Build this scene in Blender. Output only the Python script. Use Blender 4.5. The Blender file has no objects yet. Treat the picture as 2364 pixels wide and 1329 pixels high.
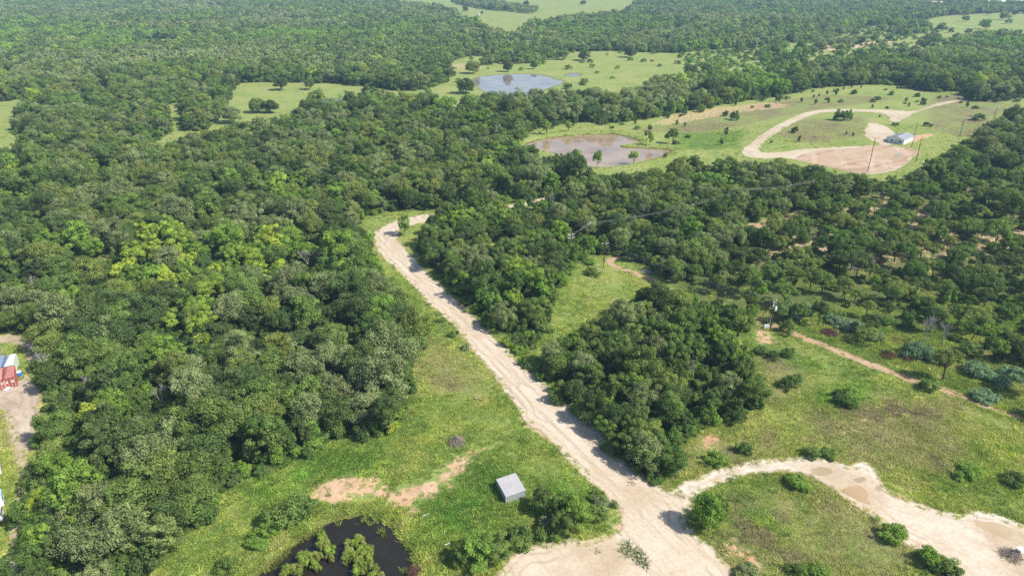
import bpy, bmesh, math, random
import numpy as np
from mathutils import Vector, Matrix
from mathutils.geometry import delaunay_2d_cdt

rng = np.random.default_rng(11)
random.seed(11)
scene = bpy.context.scene
col = scene.collection

# ------------------------------------------------------------------ camera, sky, sun, exposure
CAM_H = 90.0
PITCH = math.radians(25.6)
F, CX, CY = 1576.0, 1182.0, 664.5
cam = bpy.data.cameras.new("camera")
cam.lens = 24.0
cam.sensor_width = 36.0
cam.clip_start = 0.5
cam.clip_end = 20000.0
cam_ob = bpy.data.objects.new("camera", cam)
cam_ob.location = (0, 0, CAM_H)
cam_ob.rotation_euler = (math.pi / 2 - PITCH, 0, 0)
col.objects.link(cam_ob)
scene.camera = cam_ob

SUN_EL = math.radians(46.0)
SUN_AZ = math.atan2(0.94, -0.34)          # clockwise from +Y: to the right of and a little behind the camera
sun_dir = Vector((math.sin(SUN_AZ) * math.cos(SUN_EL), math.cos(SUN_AZ) * math.cos(SUN_EL), math.sin(SUN_EL)))
world = bpy.data.worlds.new("World")
scene.world = world
world.use_nodes = True
wt = world.node_tree
wt.nodes.clear()
sky = wt.nodes.new("ShaderNodeTexSky")
sky.sky_type = 'NISHITA'
sky.sun_disc = False
sky.sun_elevation = SUN_EL
sky.sun_rotation = SUN_AZ
sky.altitude = 200
sky.air_density = 1.0
sky.dust_density = 1.6
sky.ozone_density = 1.0
bg = wt.nodes.new("ShaderNodeBackground")
bg.inputs["Strength"].default_value = 0.13
wo = wt.nodes.new("ShaderNodeOutputWorld")
wt.links.new(sky.outputs[0], bg.inputs[0])
wt.links.new(bg.outputs[0], wo.inputs[0])

sun = bpy.data.lights.new("sun", 'SUN')
sun.energy = 5.0
sun.angle = math.radians(0.53)
sun.color = (1.0, 0.94, 0.84)
sun_ob = bpy.data.objects.new("sun", sun)
sun_ob.rotation_euler = sun_dir.to_track_quat('Z', 'Y').to_euler()
sun_ob.location = (200, -80, 300)
col.objects.link(sun_ob)

vs = scene.view_settings
vs.view_transform = 'Standard'
vs.look = 'None'
vs.exposure = 0.5
vs.gamma = 1.0
vs.use_curve_mapping = False
scene.cycles.use_denoising = False
scene.cycles.denoiser = 'OPENIMAGEDENOISE'
scene.cycles.denoising_input_passes = 'RGB_ALBEDO_NORMAL'
scene.cycles.denoising_prefilter = 'ACCURATE'
scene.cycles.max_bounces = 5
scene.cycles.diffuse_bounces = 3
scene.cycles.glossy_bounces = 2
scene.cycles.transmission_bounces = 3
scene.cycles.volume_bounces = 0
scene.cycles.transparent_max_bounces = 4
scene.cycles.caustics_reflective = False
scene.cycles.caustics_refractive = False

# ------------------------------------------------------------------ layout helpers
SP, CP = math.sin(PITCH), math.cos(PITCH)


def W(px, py, z=0.0):
    """photograph pixel -> point of the place at height z"""
    px = np.asarray(px, float); py = np.asarray(py, float)
    u = (px - CX) / F; v = (py - CY) / F
    t = (CAM_H - z) / (SP + v * CP)
    return np.stack([u * t, (CP - v * SP) * t, np.zeros_like(t) + z], -1)


def PX(x, y, z=0.0):
    dz = z - CAM_H
    zc = y * CP - dz * SP
    yc = y * SP + dz * CP
    return CX + F * x / zc, CY - F * yc / zc, zc


def WP(pts, z=0.0):
    a = np.array(pts, float)
    return W(a[:, 0], a[:, 1], z)[:, :2]


def smooth_poly(P, closed=True, step=1.5):
    """Catmull-Rom through world points, resampled"""
    P = np.asarray(P, float); n = len(P); out = []
    rngi = range(n) if closed else range(n - 1)
    for i in rngi:
        if closed:
            p0, p1, p2, p3 = P[(i - 1) % n], P[i], P[(i + 1) % n], P[(i + 2) % n]
        else:
            p0, p1, p2, p3 = P[max(i - 1, 0)], P[i], P[i + 1], P[min(i + 2, n - 1)]
        k = max(1, int(np.linalg.norm(p2 - p1) / step))
        for j in range(k):
            t = j / k
            out.append(0.5 * ((2 * p1) + (-p0 + p2) * t + (2 * p0 - 5 * p1 + 4 * p2 - p3) * t * t + (-p0 + 3 * p1 - 3 * p2 + p3) * t ** 3))
    if not closed:
        out.append(P[-1])
    return np.array(out)


def inside(poly, x, y):
    x = np.asarray(x, float); y = np.asarray(y, float)
    res = np.zeros(x.shape, bool)
    mn, mx = poly.min(0), poly.max(0)
    m = (x >= mn[0]) & (x <= mx[0]) & (y >= mn[1]) & (y <= mx[1])
    xx, yy = x[m], y[m]
    r = np.zeros(xx.shape, bool)
    n = len(poly)
    for i in range(n):
        x1, y1 = poly[i]; x2, y2 = poly[(i + 1) % n]
        if y1 == y2:
            continue
        c = ((y1 > yy) != (y2 > yy)) & (xx < (x2 - x1) * (yy - y1) / (y2 - y1) + x1)
        r ^= c
    res[m] = r
    return res


def sdf(poly, x, y, margin=30.0):
    """signed distance (negative inside), +margin far outside"""
    x = np.asarray(x, float); y = np.asarray(y, float)
    d = np.full(x.shape, margin)
    mn, mx = poly.min(0) - margin, poly.max(0) + margin
    m = (x >= mn[0]) & (x <= mx[0]) & (y >= mn[1]) & (y <= mx[1])
    xx, yy = x[m], y[m]
    dd = np.full(xx.shape, 1e9)
    n = len(poly)
    for i in range(n):
        a = poly[i]; b = poly[(i + 1) % n]; e = b - a
        L = e @ e
        if L < 1e-9:
            continue
        t = np.clip(((xx - a[0]) * e[0] + (yy - a[1]) * e[1]) / L, 0, 1)
        dd = np.minimum(dd, (xx - a[0] - t * e[0]) ** 2 + (yy - a[1] - t * e[1]) ** 2)
    dd = np.minimum(np.sqrt(dd), margin)
    dd = np.where(inside(poly, xx, yy), -dd, dd)
    d[m] = dd
    return d


def sstep(a, b, x):
    t = np.clip((x - a) / (b - a), 0, 1)
    return t * t * (3 - 2 * t)


_perm = rng.permutation(512)
_val = rng.random(512)


def vnoise(x, y, s=1.0, seed=0):
    x = np.asarray(x, float) / s + seed * 17.3; y = np.asarray(y, float) / s + seed * 9.1
    xi = np.floor(x).astype(int); yi = np.floor(y).astype(int)
    fx = x - xi; fy = y - yi
    fx = fx * fx * (3 - 2 * fx); fy = fy * fy * (3 - 2 * fy)

    def h(i, j):
        return _val[_perm[(_perm[i & 511] + j) & 511]]
    return (h(xi, yi) * (1 - fx) + h(xi + 1, yi) * fx) * (1 - fy) + (h(xi, yi + 1) * (1 - fx) + h(xi + 1, yi + 1) * fx) * fy


def fbm(x, y, s, o=3, seed=0):
    r = 0; a = 1.0; t = 0
    for k in range(o):
        r = r + a * vnoise(x, y, s / 2 ** k, seed + k); t += a; a *= 0.5
    return r / t


# ------------------------------------------------------------------ object helpers
def tag(o, label=None, cat=None, group=None, kind=None):
    if label: o["label"] = label
    if cat: o["category"] = cat
    if group: o["group"] = group
    if kind: o["kind"] = kind
    return o


def empty(name, loc, rz=0.0):
    o = bpy.data.objects.new(name, None)
    o.empty_display_size = 0.5
    o.location = loc
    o.rotation_euler = (0, 0, rz)
    col.objects.link(o)
    return o


def mesh_np(name, verts, faces, mat=None, attrs=None, smooth=False):
    me = bpy.data.meshes.new(name)
    verts = np.asarray(verts, np.float32)
    if isinstance(faces, np.ndarray):
        nf, k = faces.shape
        me.vertices.add(len(verts)); me.vertices.foreach_set("co", verts.ravel())
        me.loops.add(nf * k); me.loops.foreach_set("vertex_index", faces.astype(np.int32).ravel())
        me.polygons.add(nf)
        me.polygons.foreach_set("loop_start", np.arange(0, nf * k, k, dtype=np.int32))
        try:
            me.polygons.foreach_set("loop_total", np.full(nf, k, np.int32))
        except Exception:
            pass
    else:
        me.from_pydata([tuple(v) for v in verts.tolist()], [], faces)
    if mat: me.materials.append(mat)
    for nm, dom, typ, arr in (attrs or []):
        a = me.attributes.new(nm, typ, dom)
        if typ == 'FLOAT':
            a.data.foreach_set("value", np.asarray(arr, np.float32).ravel())
        elif typ == 'FLOAT_COLOR':
            a.data.foreach_set("color", np.asarray(arr, np.float32).ravel())
        elif typ == 'FLOAT_VECTOR':
            a.data.foreach_set("vector", np.asarray(arr, np.float32).ravel())
        elif typ == 'INT':
            a.data.foreach_set("value", np.asarray(arr, np.int32).ravel())
    me.update(calc_edges=True)
    me.validate()
    if smooth:
        me.polygons.foreach_set("use_smooth", np.ones(len(me.polygons), bool))
    return me


def link(name, me, parent=None, loc=(0, 0, 0), rz=0.0):
    o = bpy.data.objects.new(name, me)
    o.location = loc
    o.rotation_euler = (0, 0, rz)
    col.objects.link(o)
    if parent is not None:
        o.parent = parent
    return o


class MB:
    """collects boxes, bars, tubes and flat polygons into one mesh"""
    def __init__(self):
        self.v = []; self.f = []

    def poly(self, pts):
        b = len(self.v); self.v += [tuple(p) for p in pts]; self.f.append(list(range(b, b + len(pts)))); return self

    def hexa(self, p):          # 8 points: bottom ring, top ring
        b = len(self.v); self.v += [tuple(q) for q in p]
        for q in ((3, 2, 1, 0), (4, 5, 6, 7), (0, 1, 5, 4), (1, 2, 6, 5), (2, 3, 7, 6), (3, 0, 4, 7)):
            self.f.append([b + i for i in q])
        return self

    def box(self, c, s, rz=0.0):
        cx, cy, cz = c; hx, hy, hz = s[0] / 2, s[1] / 2, s[2] / 2
        ca, sa = math.cos(rz), math.sin(rz)
        P = []
        for z in (-hz, hz):
            for x, y in ((-hx, -hy), (hx, -hy), (hx, hy), (-hx, hy)):
                P.append((cx + x * ca - y * sa, cy + x * sa + y * ca, cz + z))
        return self.hexa(P)

    def tube(self, pts, rad, n=6, cap=True):
        pts = [Vector(p) for p in pts]
        b = len(self.v); m = len(pts)
        for i, p in enumerate(pts):
            d = (pts[min(i + 1, m - 1)] - pts[max(i - 1, 0)]).normalized()
            a = d.orthogonal().normalized() if abs(d.z) > 0.999 else d.cross(Vector((0, 0, 1))).normalized()
            c = d.cross(a)
            r = rad[i] if isinstance(rad, (list, tuple)) else rad
            for k in range(n):
                t = 2 * math.pi * k / n
                self.v.append(tuple(p + a * (r * math.cos(t)) + c * (r * math.sin(t))))
        for i in range(m - 1):
            for k in range(n):
                self.f.append([b + i * n + k, b + i * n + (k + 1) % n, b + (i + 1) * n + (k + 1) % n, b + (i + 1) * n + k])
        if cap:
            self.f.append([b + k for k in range(n)][::-1])
            self.f.append([b + (m - 1) * n + k for k in range(n)])
        return self

    def mesh(self, name, mat):
        return mesh_np(name, self.v, self.f, mat)

    def build(self, name, mat, parent=None, loc=(0, 0, 0), rz=0.0):
        return link(name, self.mesh(name, mat), parent, loc, rz)


# ------------------------------------------------------------------ materials
class NT:
    def __init__(self, name):
        self.m = bpy.data.materials.new(name); self.m.use_nodes = True
        self.t = self.m.node_tree; self.t.nodes.clear()
        self.out = self.t.nodes.new("ShaderNodeOutputMaterial")

    def n(self, typ, **kw):
        nd = self.t.nodes.new(typ)
        for k, v in kw.items(): setattr(nd, k, v)
        return nd

    def l(self, a, b): self.t.links.new(a, b)

    def noise(self, scale, detail=4, rough=0.6, vec=None, w=None):
        nd = self.n("ShaderNodeTexNoise"); nd.inputs["Scale"].default_value = scale
        nd.inputs["Detail"].default_value = detail; nd.inputs["Roughness"].default_value = rough
        if vec is not None: self.l(vec, nd.inputs["Vector"])
        return nd.outputs["Fac"]

    def ramp(self, fac, stops):
        nd = self.n("ShaderNodeValToRGB"); e = nd.color_ramp.elements
        while len(e) > len(stops): e.remove(e[-1])
        while len(e) < len(stops): e.new(0.5)
        for i, (p, c) in enumerate(stops):
            e[i].position = p; e[i].color = (*c, 1) if len(c) == 3 else c
        self.l(fac, nd.inputs["Fac"]); return nd.outputs["Color"]

    def mix(self, fac, a, b, mode='MIX'):
        nd = self.n("ShaderNodeMix", data_type='RGBA', blend_type=mode)
        for s, v in ((nd.inputs[0], fac), (nd.inputs[6], a), (nd.inputs[7], b)):
            if isinstance(v, (int, float)): s.default_value = v
            elif isinstance(v, tuple): s.default_value = (*v, 1)
            else: self.l(v, s)
        return nd.outputs[2]

    def math(self, op, a, b=0.0, c=0.0, clamp=False):
        nd = self.n("ShaderNodeMath", operation=op); nd.use_clamp = clamp
        for s, v in zip(nd.inputs, (a, b, c)):
            if isinstance(v, (int, float)): s.default_value = v
            else: self.l(v, s)
        return nd.outputs[0]

    def step(self, x, a, b):
        nd = self.n("ShaderNodeMapRange", interpolation_type='SMOOTHSTEP')
        self.l(x, nd.inputs[0]); nd.inputs[1].default_value = a; nd.inputs[2].default_value = b
        return nd.outputs[0]

    def attr(self, name, typ='GEOMETRY'):
        nd = self.n("ShaderNodeAttribute", attribute_name=name, attribute_type=typ); return nd

    def pos(self):
        return self.n("ShaderNodeNewGeometry").outputs["Position"]

    def bsdf(self, color, rough=0.8, bump=None, bstr=0.3, bdist=0.1, metal=0.0, spec=0.3):
        b = self.n("ShaderNodeBsdfPrincipled")
        for nm, v in (("Base Color", color), ("Roughness", rough), ("Metallic", metal), ("Specular IOR Level", spec)):
            if isinstance(v, (int, float)): b.inputs[nm].default_value = v
            elif isinstance(v, tuple): b.inputs[nm].default_value = (*v, 1)
            else: self.l(v, b.inputs[nm])
        if bump is not None:
            bp = self.n("ShaderNodeBump"); bp.inputs["Strength"].default_value = bstr; bp.inputs["Distance"].default_value = bdist
            self.l(bump, bp.inputs["Height"]); self.l(bp.outputs[0], b.inputs["Normal"])
        self.l(b.outputs[0], self.out.inputs[0])
        return b


MAT = {}


def simple(name, c, rough=0.7, var=0.25, scale=3.0, metal=0.0, spec=0.3, bump=0.0):
    if name in MAT: return MAT[name]
    k = NT(name)
    nz = k.noise(scale, 4, 0.6, k.pos())
    lo = tuple(v * (1 - var) for v in c); hi = tuple(min(1, v * (1 + var)) for v in c)
    k.bsdf(k.ramp(nz, [(0.3, lo), (0.7, hi)]), rough, nz if bump else None, bump, 0.05, metal, spec)
    MAT[name] = k.m
    return k.m


def leaf_material():
    k = NT("leaves")
    tint = k.attr("tint", 'INSTANCER').outputs["Color"]
    var = k.attr("var").outputs["Fac"]
    c = k.mix(k.step(var, 0.0, 1.0), k.mix(1.0, tint, (0.62, 0.68, 0.62), 'MULTIPLY'), k.mix(1.0, tint, (1.42, 1.40, 1.36), 'MULTIPLY'))
    d = k.n("ShaderNodeBsdfDiffuse"); k.l(c, d.inputs[0])
    t = k.n("ShaderNodeBsdfTranslucent"); k.l(k.mix(1.0, c, (1.1, 1.22, 0.5), 'MULTIPLY'), t.inputs[0])
    m1 = k.n("ShaderNodeMixShader"); m1.inputs[0].default_value = 0.32; k.l(d.outputs[0], m1.inputs[1]); k.l(t.outputs[0], m1.inputs[2])
    k.l(m1.outputs[0], k.out.inputs[0])
    return k.m


LEAF = leaf_material()
BARK = simple("bark", (0.085, 0.07, 0.055), 0.95, 0.4, 4.0)
DEADWOOD = simple("dead_wood", (0.30, 0.27, 0.25), 0.95, 0.3, 3.0)
TWIG = simple("twigs", (0.25, 0.20, 0.17), 0.95, 0.4, 3.0)
RUSTBRUSH = simple("brown_brush", (0.11, 0.055, 0.04), 0.95, 0.4, 3.0)

# ------------------------------------------------------------------ plan of the place (read off the photograph, then carried to the ground)
PLAN_OPEN = {
    # big meadow with road, sand, loop and eastern meadow
    "south": [(835, 505), (905, 488), (1000, 486), (1015, 520), (985, 545), (958, 572), (985, 606), (1032, 655), (1082, 702), (1128, 748), (1182, 796),
              (1200, 812), (1235, 866), (1305, 932), (1368, 980), (1415, 1032), (1440, 1075), (1500, 1110), (1570, 1105), (1560, 1050), (1540, 1015), (1625, 992), (1690, 960),
              (1742, 945), (1745, 870), (1715, 820), (1700, 760), (1690, 725), (1740, 730), (1800, 758), (1900, 800), (2000, 842), (2100, 882), (2200, 912),
              (2300, 948), (2400, 975), (2500, 1020), (2520, 1420), (250, 1420), (330, 1329), (375, 1285), (425, 1235), (495, 1205), (490, 1165), (545, 1118), (655, 1085),
              (738, 1030), (800, 1012), (890, 1006), (930, 985), (945, 885), (970, 800), (975, 755), (925, 718), (884, 670), (854, 611), (840, 548)],
    "clearing": [(1205, 812), (1228, 795), (1255, 755), (1270, 700), (1300, 640), (1340, 600), (1400, 588), (1440, 592), (1465, 605), (1520, 640), (1545, 660), (1540, 676), (1500, 684), (1472, 704),
                 (1398, 748), (1328, 788), (1276, 830), (1244, 856), (1226, 856)],
    "pondfield": [(1185, 335), (1235, 300), (1330, 283), (1430, 283), (1560, 262), (1700, 236), (1800, 222), (1900, 202), (2050, 196), (2150, 212), (2230, 210), (2240, 232), (2320, 232), (2364, 226), (2500, 225),
                  (2430, 262), (2330, 290), (2250, 330), (2165, 385), (2090, 428), (2005, 440), (1930, 432), (1850, 420), (1760, 398), (1660, 398), (1560, 405), (1500, 428), (1420, 436), (1340, 408), (1290, 392), (1220, 370)],
    "farmeadow": [(920, 214), (985, 205), (1040, 178), (1028, 150), (1085, 130), (1200, 132), (1300, 122), (1400, 118), (1560, 122), (1700, 112), (1780, 128), (1850, 140), (1862, 158),
                  (1760, 185), (1650, 195), (1570, 212), (1480, 232), (1400, 252), (1300, 245), (1160, 250), (1080, 275), (1010, 272), (940, 262), (880, 240)],
    "oakmeadow": [(545, 196), (640, 190), (760, 192), (840, 200), (900, 205), (925, 214), (880, 236), (800, 246), (720, 262), (670, 284), (640, 302), (575, 314), (520, 332), (440, 354), (370, 362), (350, 335), (392, 300), (376, 262), (372, 246), (422, 238),
                  (434, 262), (428, 296), (472, 300), (502, 268), (518, 240)],
    "pondgap": [(740, 226), (800, 222), (806, 258), (752, 264)],
    "leftstrip": [(20, 235), (75, 222), (80, 236), (40, 262)],
    "leftmeadow": [(-200, 262), (40, 232), (62, 245), (42, 300), (62, 330), (30, 372), (-200, 380)],
    "slit": [(215, 215), (255, 210), (250, 228), (212, 238)],
    "pasture": [(850, -30), (850, 0), (985, 18), (1040, 38), (1100, 60), (1150, 82), (1200, 84), (1230, 62), (1330, 46), (1440, 34), (1465, 10), (1470, -30)],
    "farfields": [(2135, 48), (2200, 36), (2420, 30), (2420, 98), (2310, 84), (2210, 96), (2160, 116), (2050, 132), (1990, 146), (1890, 142), (1866, 112), (2000, 88), (2060, 66)],
    "farfields_b": [(1700, 112), (1800, 100), (1900, 92), (2020, 60), (2140, 50), (2150, 122), (2030, 134), (1900, 148), (1840, 166), (1760, 152)],
    "glade": [(235, 590), (290, 574), (282, 604), (238, 628), (205, 630)],
    "glade_b": [(440, 640), (480, 622), (490, 638), (450, 655)],
    "lane": [(-150, 775), (60, 772), (105, 780), (100, 830), (92, 890), (118, 925), (118, 1010), (96, 1080), (78, 1165), (66, 1265), (60, 1420), (-200, 1420), (-200, 775)],
    "spur": [(1700, 545), (1715, 520), (1790, 500), (1850, 488), (1860, 505), (1790, 535), (1730, 572)],
    "roadtop": [(985, 486), (1100, 478), (1190, 468), (1280, 450), (1330, 435), (1400, 420), (1420, 432), (1330, 452), (1290, 466), (1200, 484), (1100, 494), (1000, 504)],
    "glade_c": [(1120, 570), (1170, 545), (1180, 565), (1130, 592)],
    
    "hole_n": [(335, 92), (362, 90), (440, 92), (440, 104), (335, 106)],
}
OPEN = {k: smooth_poly(WP(v), True, 4.0) for k, v in PLAN_OPEN.items()}
# right-hand savanna: thinner, trunks showing
SAVANNA = smooth_poly(WP([(1500, 640), (1640, 640), (1700, 590), (1780, 540), (1880, 480), (2000, 450), (2200, 430), (2500, 420), (2500, 1030), (2300, 950), (2100, 884), (1900, 804), (1740, 732), (1620, 700)]), True, 6.0)

# ponds
PONDS_PX = {
    "near": [(585, 1329), (640, 1280), (700, 1235), (760, 1200), (820, 1187), (870, 1192), (905, 1212), (935, 1250), (960, 1290), (966, 1345), (940, 1420), (560, 1420), (540, 1370)],
    "brown": [(1212, 333), (1245, 322), (1300, 314), (1390, 309), (1430, 311), (1475, 324), (1468, 330), (1434, 335), (1438, 340), (1470, 340), (1510, 343), (1552, 346), (1545, 354),
              (1500, 368), (1445, 380), (1400, 387), (1345, 384), (1310, 368), (1270, 352), (1230, 345)],
    "blue": [(1085, 186), (1110, 176), (1180, 170), (1245, 172), (1290, 183), (1305, 190), (1270, 203), (1215, 225), (1150, 225), (1110, 208), (1095, 196)],
    "small": [(1304, 171), (1328, 168), (1344, 173), (1330, 177), (1308, 176)],
    "hidden": [(745, 228), (775, 225), (800, 228), (795, 243), (770, 250), (750, 243)],
}
POND = {k: smooth_poly(WP(v), True, 2.0 if k == "near" else 4.0) for k, v in PONDS_PX.items()}

ROAD_MAIN = [(985, 494), (940, 503), (902, 514), (868, 532), (864, 552), (877, 587), (917, 625), (957, 665), (994, 705), (1049, 755), (1084, 803), (1130, 852), (1166, 902), (1198, 953), (1210, 978), (1248, 1002),
             (1302, 1052), (1349, 1102), (1402, 1152), (1437, 1198), (1425, 1228), (1350, 1243), (1245, 1256), (1175, 1278), (1160, 1310), (1130, 1345), (1120, 1420), (1760, 1420), (1700, 1329), (1640, 1262), (1596, 1215),
             (1590, 1190), (1600, 1150), (1575, 1128), (1535, 1126), (1492, 1097), (1424, 1045), (1388, 995), (1333, 947), (1273, 899), (1214, 849), (1162, 797), (1114, 749), (1064, 699), (1021, 659), (975, 615), (940, 580), (921, 552), (924, 532), (952, 519), (990, 509)]
LOOP = [(1548, 1140), (1555, 1125), (1620, 1095), (1700, 1071), (1800, 1057), (1890, 1052), (1955, 1074), (2000, 1068), (2028, 1098), (2060, 1140), (2110, 1158), (2200, 1186), (2280, 1178), (2370, 1212), (2500, 1260), (2560, 1420), (2330, 1420),
        (2200, 1329), (2150, 1296), (2090, 1255), (2030, 1206), (1965, 1163), (1920, 1128), (1862, 1096), (1790, 1090), (1700, 1104), (1640, 1128), (1600, 1150)]
LANE = [(88, 772), (105, 790), (98, 822), (70, 868), (92, 905), (96, 1000), (70, 1058), (52, 1150), (44, 1250), (40, 1420), (-40, 1420), (10, 1300), (28, 1200), (44, 1120), (36, 1072), (22, 1020), (10, 960), (-40, 930), (-40, 900), (20, 890), (62, 855), (60, 820), (40, 795), (-40, 792), (-40, 776)]
FARLOOP = [(1712, 356), (1735, 328), (1775, 300), (1830, 272), (1880, 256), (1950, 252), (2050, 254), (2110, 256), (2160, 240), (2200, 232), (2240, 222), (2244, 225), (2205, 236), (2165, 245), (2110, 262), (2080, 278), (2060, 284), (2050, 268), (2020, 260), (1950, 258), (1890, 262),
           (1845, 278), (1800, 302), (1765, 326), (1752, 348), (1790, 352), (1850, 345), (1960, 338), (2030, 335), (2000, 315), (2005, 285), (2040, 290), (2070, 312), (2060, 335), (2110, 350), (2100, 372), (2060, 395), (1990, 402), (1910, 385), (1820, 366), (1760, 366)]
REDPAD = [(1830, 364), (1880, 350), (1960, 342), (2040, 334), (2110, 346), (2118, 352), (2095, 374), (2050, 392), (1990, 400), (1900, 384)]
TRAIL = [(1735, 728), (1765, 736), (1800, 752), (1900, 790), (2000, 830), (2100, 868), (2200, 900), (2300, 940), (2420, 980), (2420, 990), (2300, 952), (2195, 912), (2095, 880), (1995, 843), (1895, 802), (1800, 763), (1745, 742)]
TRAIL2 = [(1405, 596), (1440, 588), (1462, 585), (1462, 590), (1425, 600), (1412, 606), (1440, 618), (1480, 630), (1520, 646), (1512, 652), (1460, 634), (1420, 618), (1398, 606)]
SPUR = [(1712, 548), (1722, 522), (1780, 505), (1850, 490), (1856, 497), (1800, 520), (1745, 545), (1722, 562)]
ROADTOP = [(985, 497), (1100, 487), (1195, 470), (1240, 460), (1290, 448), (1400, 424), (1404, 430), (1290, 456), (1240, 468), (1195, 478), (1100, 495), (990, 506)]
BARE = [  # soft bare-earth patches in the grass sheet: polygon, strength, redness
    ([(722, 1132), (770, 1100), (830, 1100), (895, 1115), (900, 1155), (830, 1158), (765, 1166), (722, 1164)], .95, .4),
    ([(895, 1140), (930, 1115), (985, 1105), (1020, 1085), (1045, 1060), (1075, 1045), (1085, 1060), (1060, 1090), (1035, 1120), (1000, 1145), (940, 1166), (890, 1164)], 1.0, .4),
    ([(1060, 1050), (1110, 1030), (1155, 1018), (1160, 1026), (1120, 1042), (1080, 1062)], 0.85, .6),
    ([(935, 1172), (955, 1165), (960, 1185), (945, 1195)], 0.9, .75),
    ([(1205, 962), (1240, 945), (1290, 1000), (1240, 1005), (1215, 985)], 0.9, .2),
    ([(1395, 1230), (1420, 1150), (1445, 1175), (1445, 1215)], 0.7, .3),
    ([(100, 612), (125, 606), (122, 640), (100, 650)], 1.0, .7),
    ([(1620, 1010), (1660, 1000), (1650, 1030), (1615, 1035)], 0.8, 1.0),
    ([(2066, 1125), (2095, 1122), (2098, 1150), (2070, 1150)], 0.9, 1.0),
    ([(1735, 770), (1760, 758), (1800, 790), (1780, 800), (1740, 790)], 0.75, .6),
    ([(1655, 1255), (1690, 1240), (1775, 1310), (1760, 1329), (1735, 1310), (1690, 1270)], 0.75, .9),
    ([(1560, 262), (1700, 242), (1800, 236), (1820, 248), (1700, 262), (1580, 285), (1500, 290)], 0.55, .55),
    ([(1870, 108), (1960, 100), (2050, 92), (2060, 97), (1990, 110), (1890, 118)], 0.8, .2),
    ([(2070, 330), (2090, 318), (2140, 308), (2160, 312), (2130, 322), (2100, 330)], 0.9, .8),
    ([(1040, 150), (1100, 148), (1120, 158), (1060, 165)], 0.5, .3),
]
BAREW = [(smooth_poly(WP(p), True, 2.0), s, r) for p, s, r in BARE]
LUSH = [WP(p) for p in ([(560, 1130), (740, 1040), (860, 1040), (900, 1080), (760, 1110), (600, 1180)], [(980, 1150), (1120, 1130), (1160, 1180), (1120, 1260), (1000, 1230)],
                        [(1860, 905), (1990, 880), (2010, 920), (1900, 950)], [(1080, 1085), (1150, 1060), (1240, 1110), (1300, 1100), (1400, 1150), (1250, 1180), (1090, 1140)],
                        [(1560, 310), (1720, 300), (1700, 340), (1560, 350)], [(2200, 1060), (2270, 1080), (2240, 1110), (2190, 1090)], [(1700, 745), (1760, 770), (1900, 850), (1850, 860), (1720, 800)])]
DRY = [WP(p) for p in ([(1900, 960), (2050, 900), (2200, 940), (2200, 1090), (2000, 1050), (1880, 1000)], [(1660, 1200), (1850, 1090), (1960, 1180), (2100, 1290), (1900, 1329), (1700, 1290)],
                       [(1780, 1010), (1560, 1040), (1560, 1090), (1760, 1055)], [(1760, 310), (1850, 275), (1990, 270), (2000, 310), (1880, 330)], [(1760, 810), (1840, 800), (1860, 900), (1780, 920)],
                       [(1480, 300), (1740, 245), (1900, 220), (2100, 225), (1900, 250), (1600, 310)], [(2150, 200), (2330, 240), (2250, 320), (2150, 300)], [(980, 780), (1080, 860), (1100, 920), (990, 900)])]

TRACKS = [smooth_poly(WP(p), False, 1.0) for p in ([(2178, 915), (2184, 980), (2190, 1040), (2192, 1080), (2205, 1110), (2216, 1142)], [(2192, 920), (2198, 985), (2203, 1040), (2206, 1078), (2220, 1108), (2230, 1140)],
          [(1165, 1045), (1220, 1062), (1290, 1085), (1360, 1110)], [(1150, 1062), (1210, 1080), (1290, 1100), (1350, 1122)], [(1090, 1062), (1150, 1075), (1230, 1092), (1300, 1112)],
          [(1158, 1020), (1100, 1040), (1060, 1060)], [(1150, 1010), (1090, 1028)], [(1925, 958), (1932, 990)], [(1000, 730), (1060, 800), (1120, 880), (1160, 930)])]


def track_dist(x, y):
    d = np.full(x.shape, 5.0)
    for L in TRACKS:
        mn, mx = L.min(0) - 3, L.max(0) + 3
        m = (x > mn[0]) & (x < mx[0]) & (y > mn[1]) & (y < mx[1])
        if m.any():
            q = np.sqrt(((x[m][:, None] - L[None, :, 0]) ** 2 + (y[m][:, None] - L[None, :, 1]) ** 2).min(1))
            d[m] = np.minimum(d[m], q)
    return d


# ------------------------------------------------------------------ ground
ny0 = np.concatenate([[-3000, -1200, -500, -200, -60, 20, 50], np.geomspace(66, 1900, 560), np.geomspace(2000, 16000, 14)])
tt = np.linspace(-1.02, 1.02, 500)
GX = np.outer(np.maximum(ny0, 60) * 1.0, tt)
outer = np.abs(tt) > 0.985
GX[:, 0] = np.minimum(GX[:, 0], -3000); GX[:, -1] = np.maximum(GX[:, -1], 3000)
GY = np.repeat(ny0[:, None], len(tt), 1)
gx, gy = GX.ravel(), GY.ravel()


def ground_h(x, y):
    h = np.zeros(np.shape(x))
    for k, p in POND.items():
        dist = {"near": 4.0, "brown": 6.0, "blue": 9.0, "small": 8.0, "hidden": 8.0}[k]
        d = sdf(p, x, y, 20.0)
        h = h - 1.5 * sstep(1.6, -dist, d)
        if k == "brown":
            h = h + 0.8 * sstep(14, 4, d) * sstep(0, 3, d)
    return h


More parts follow.
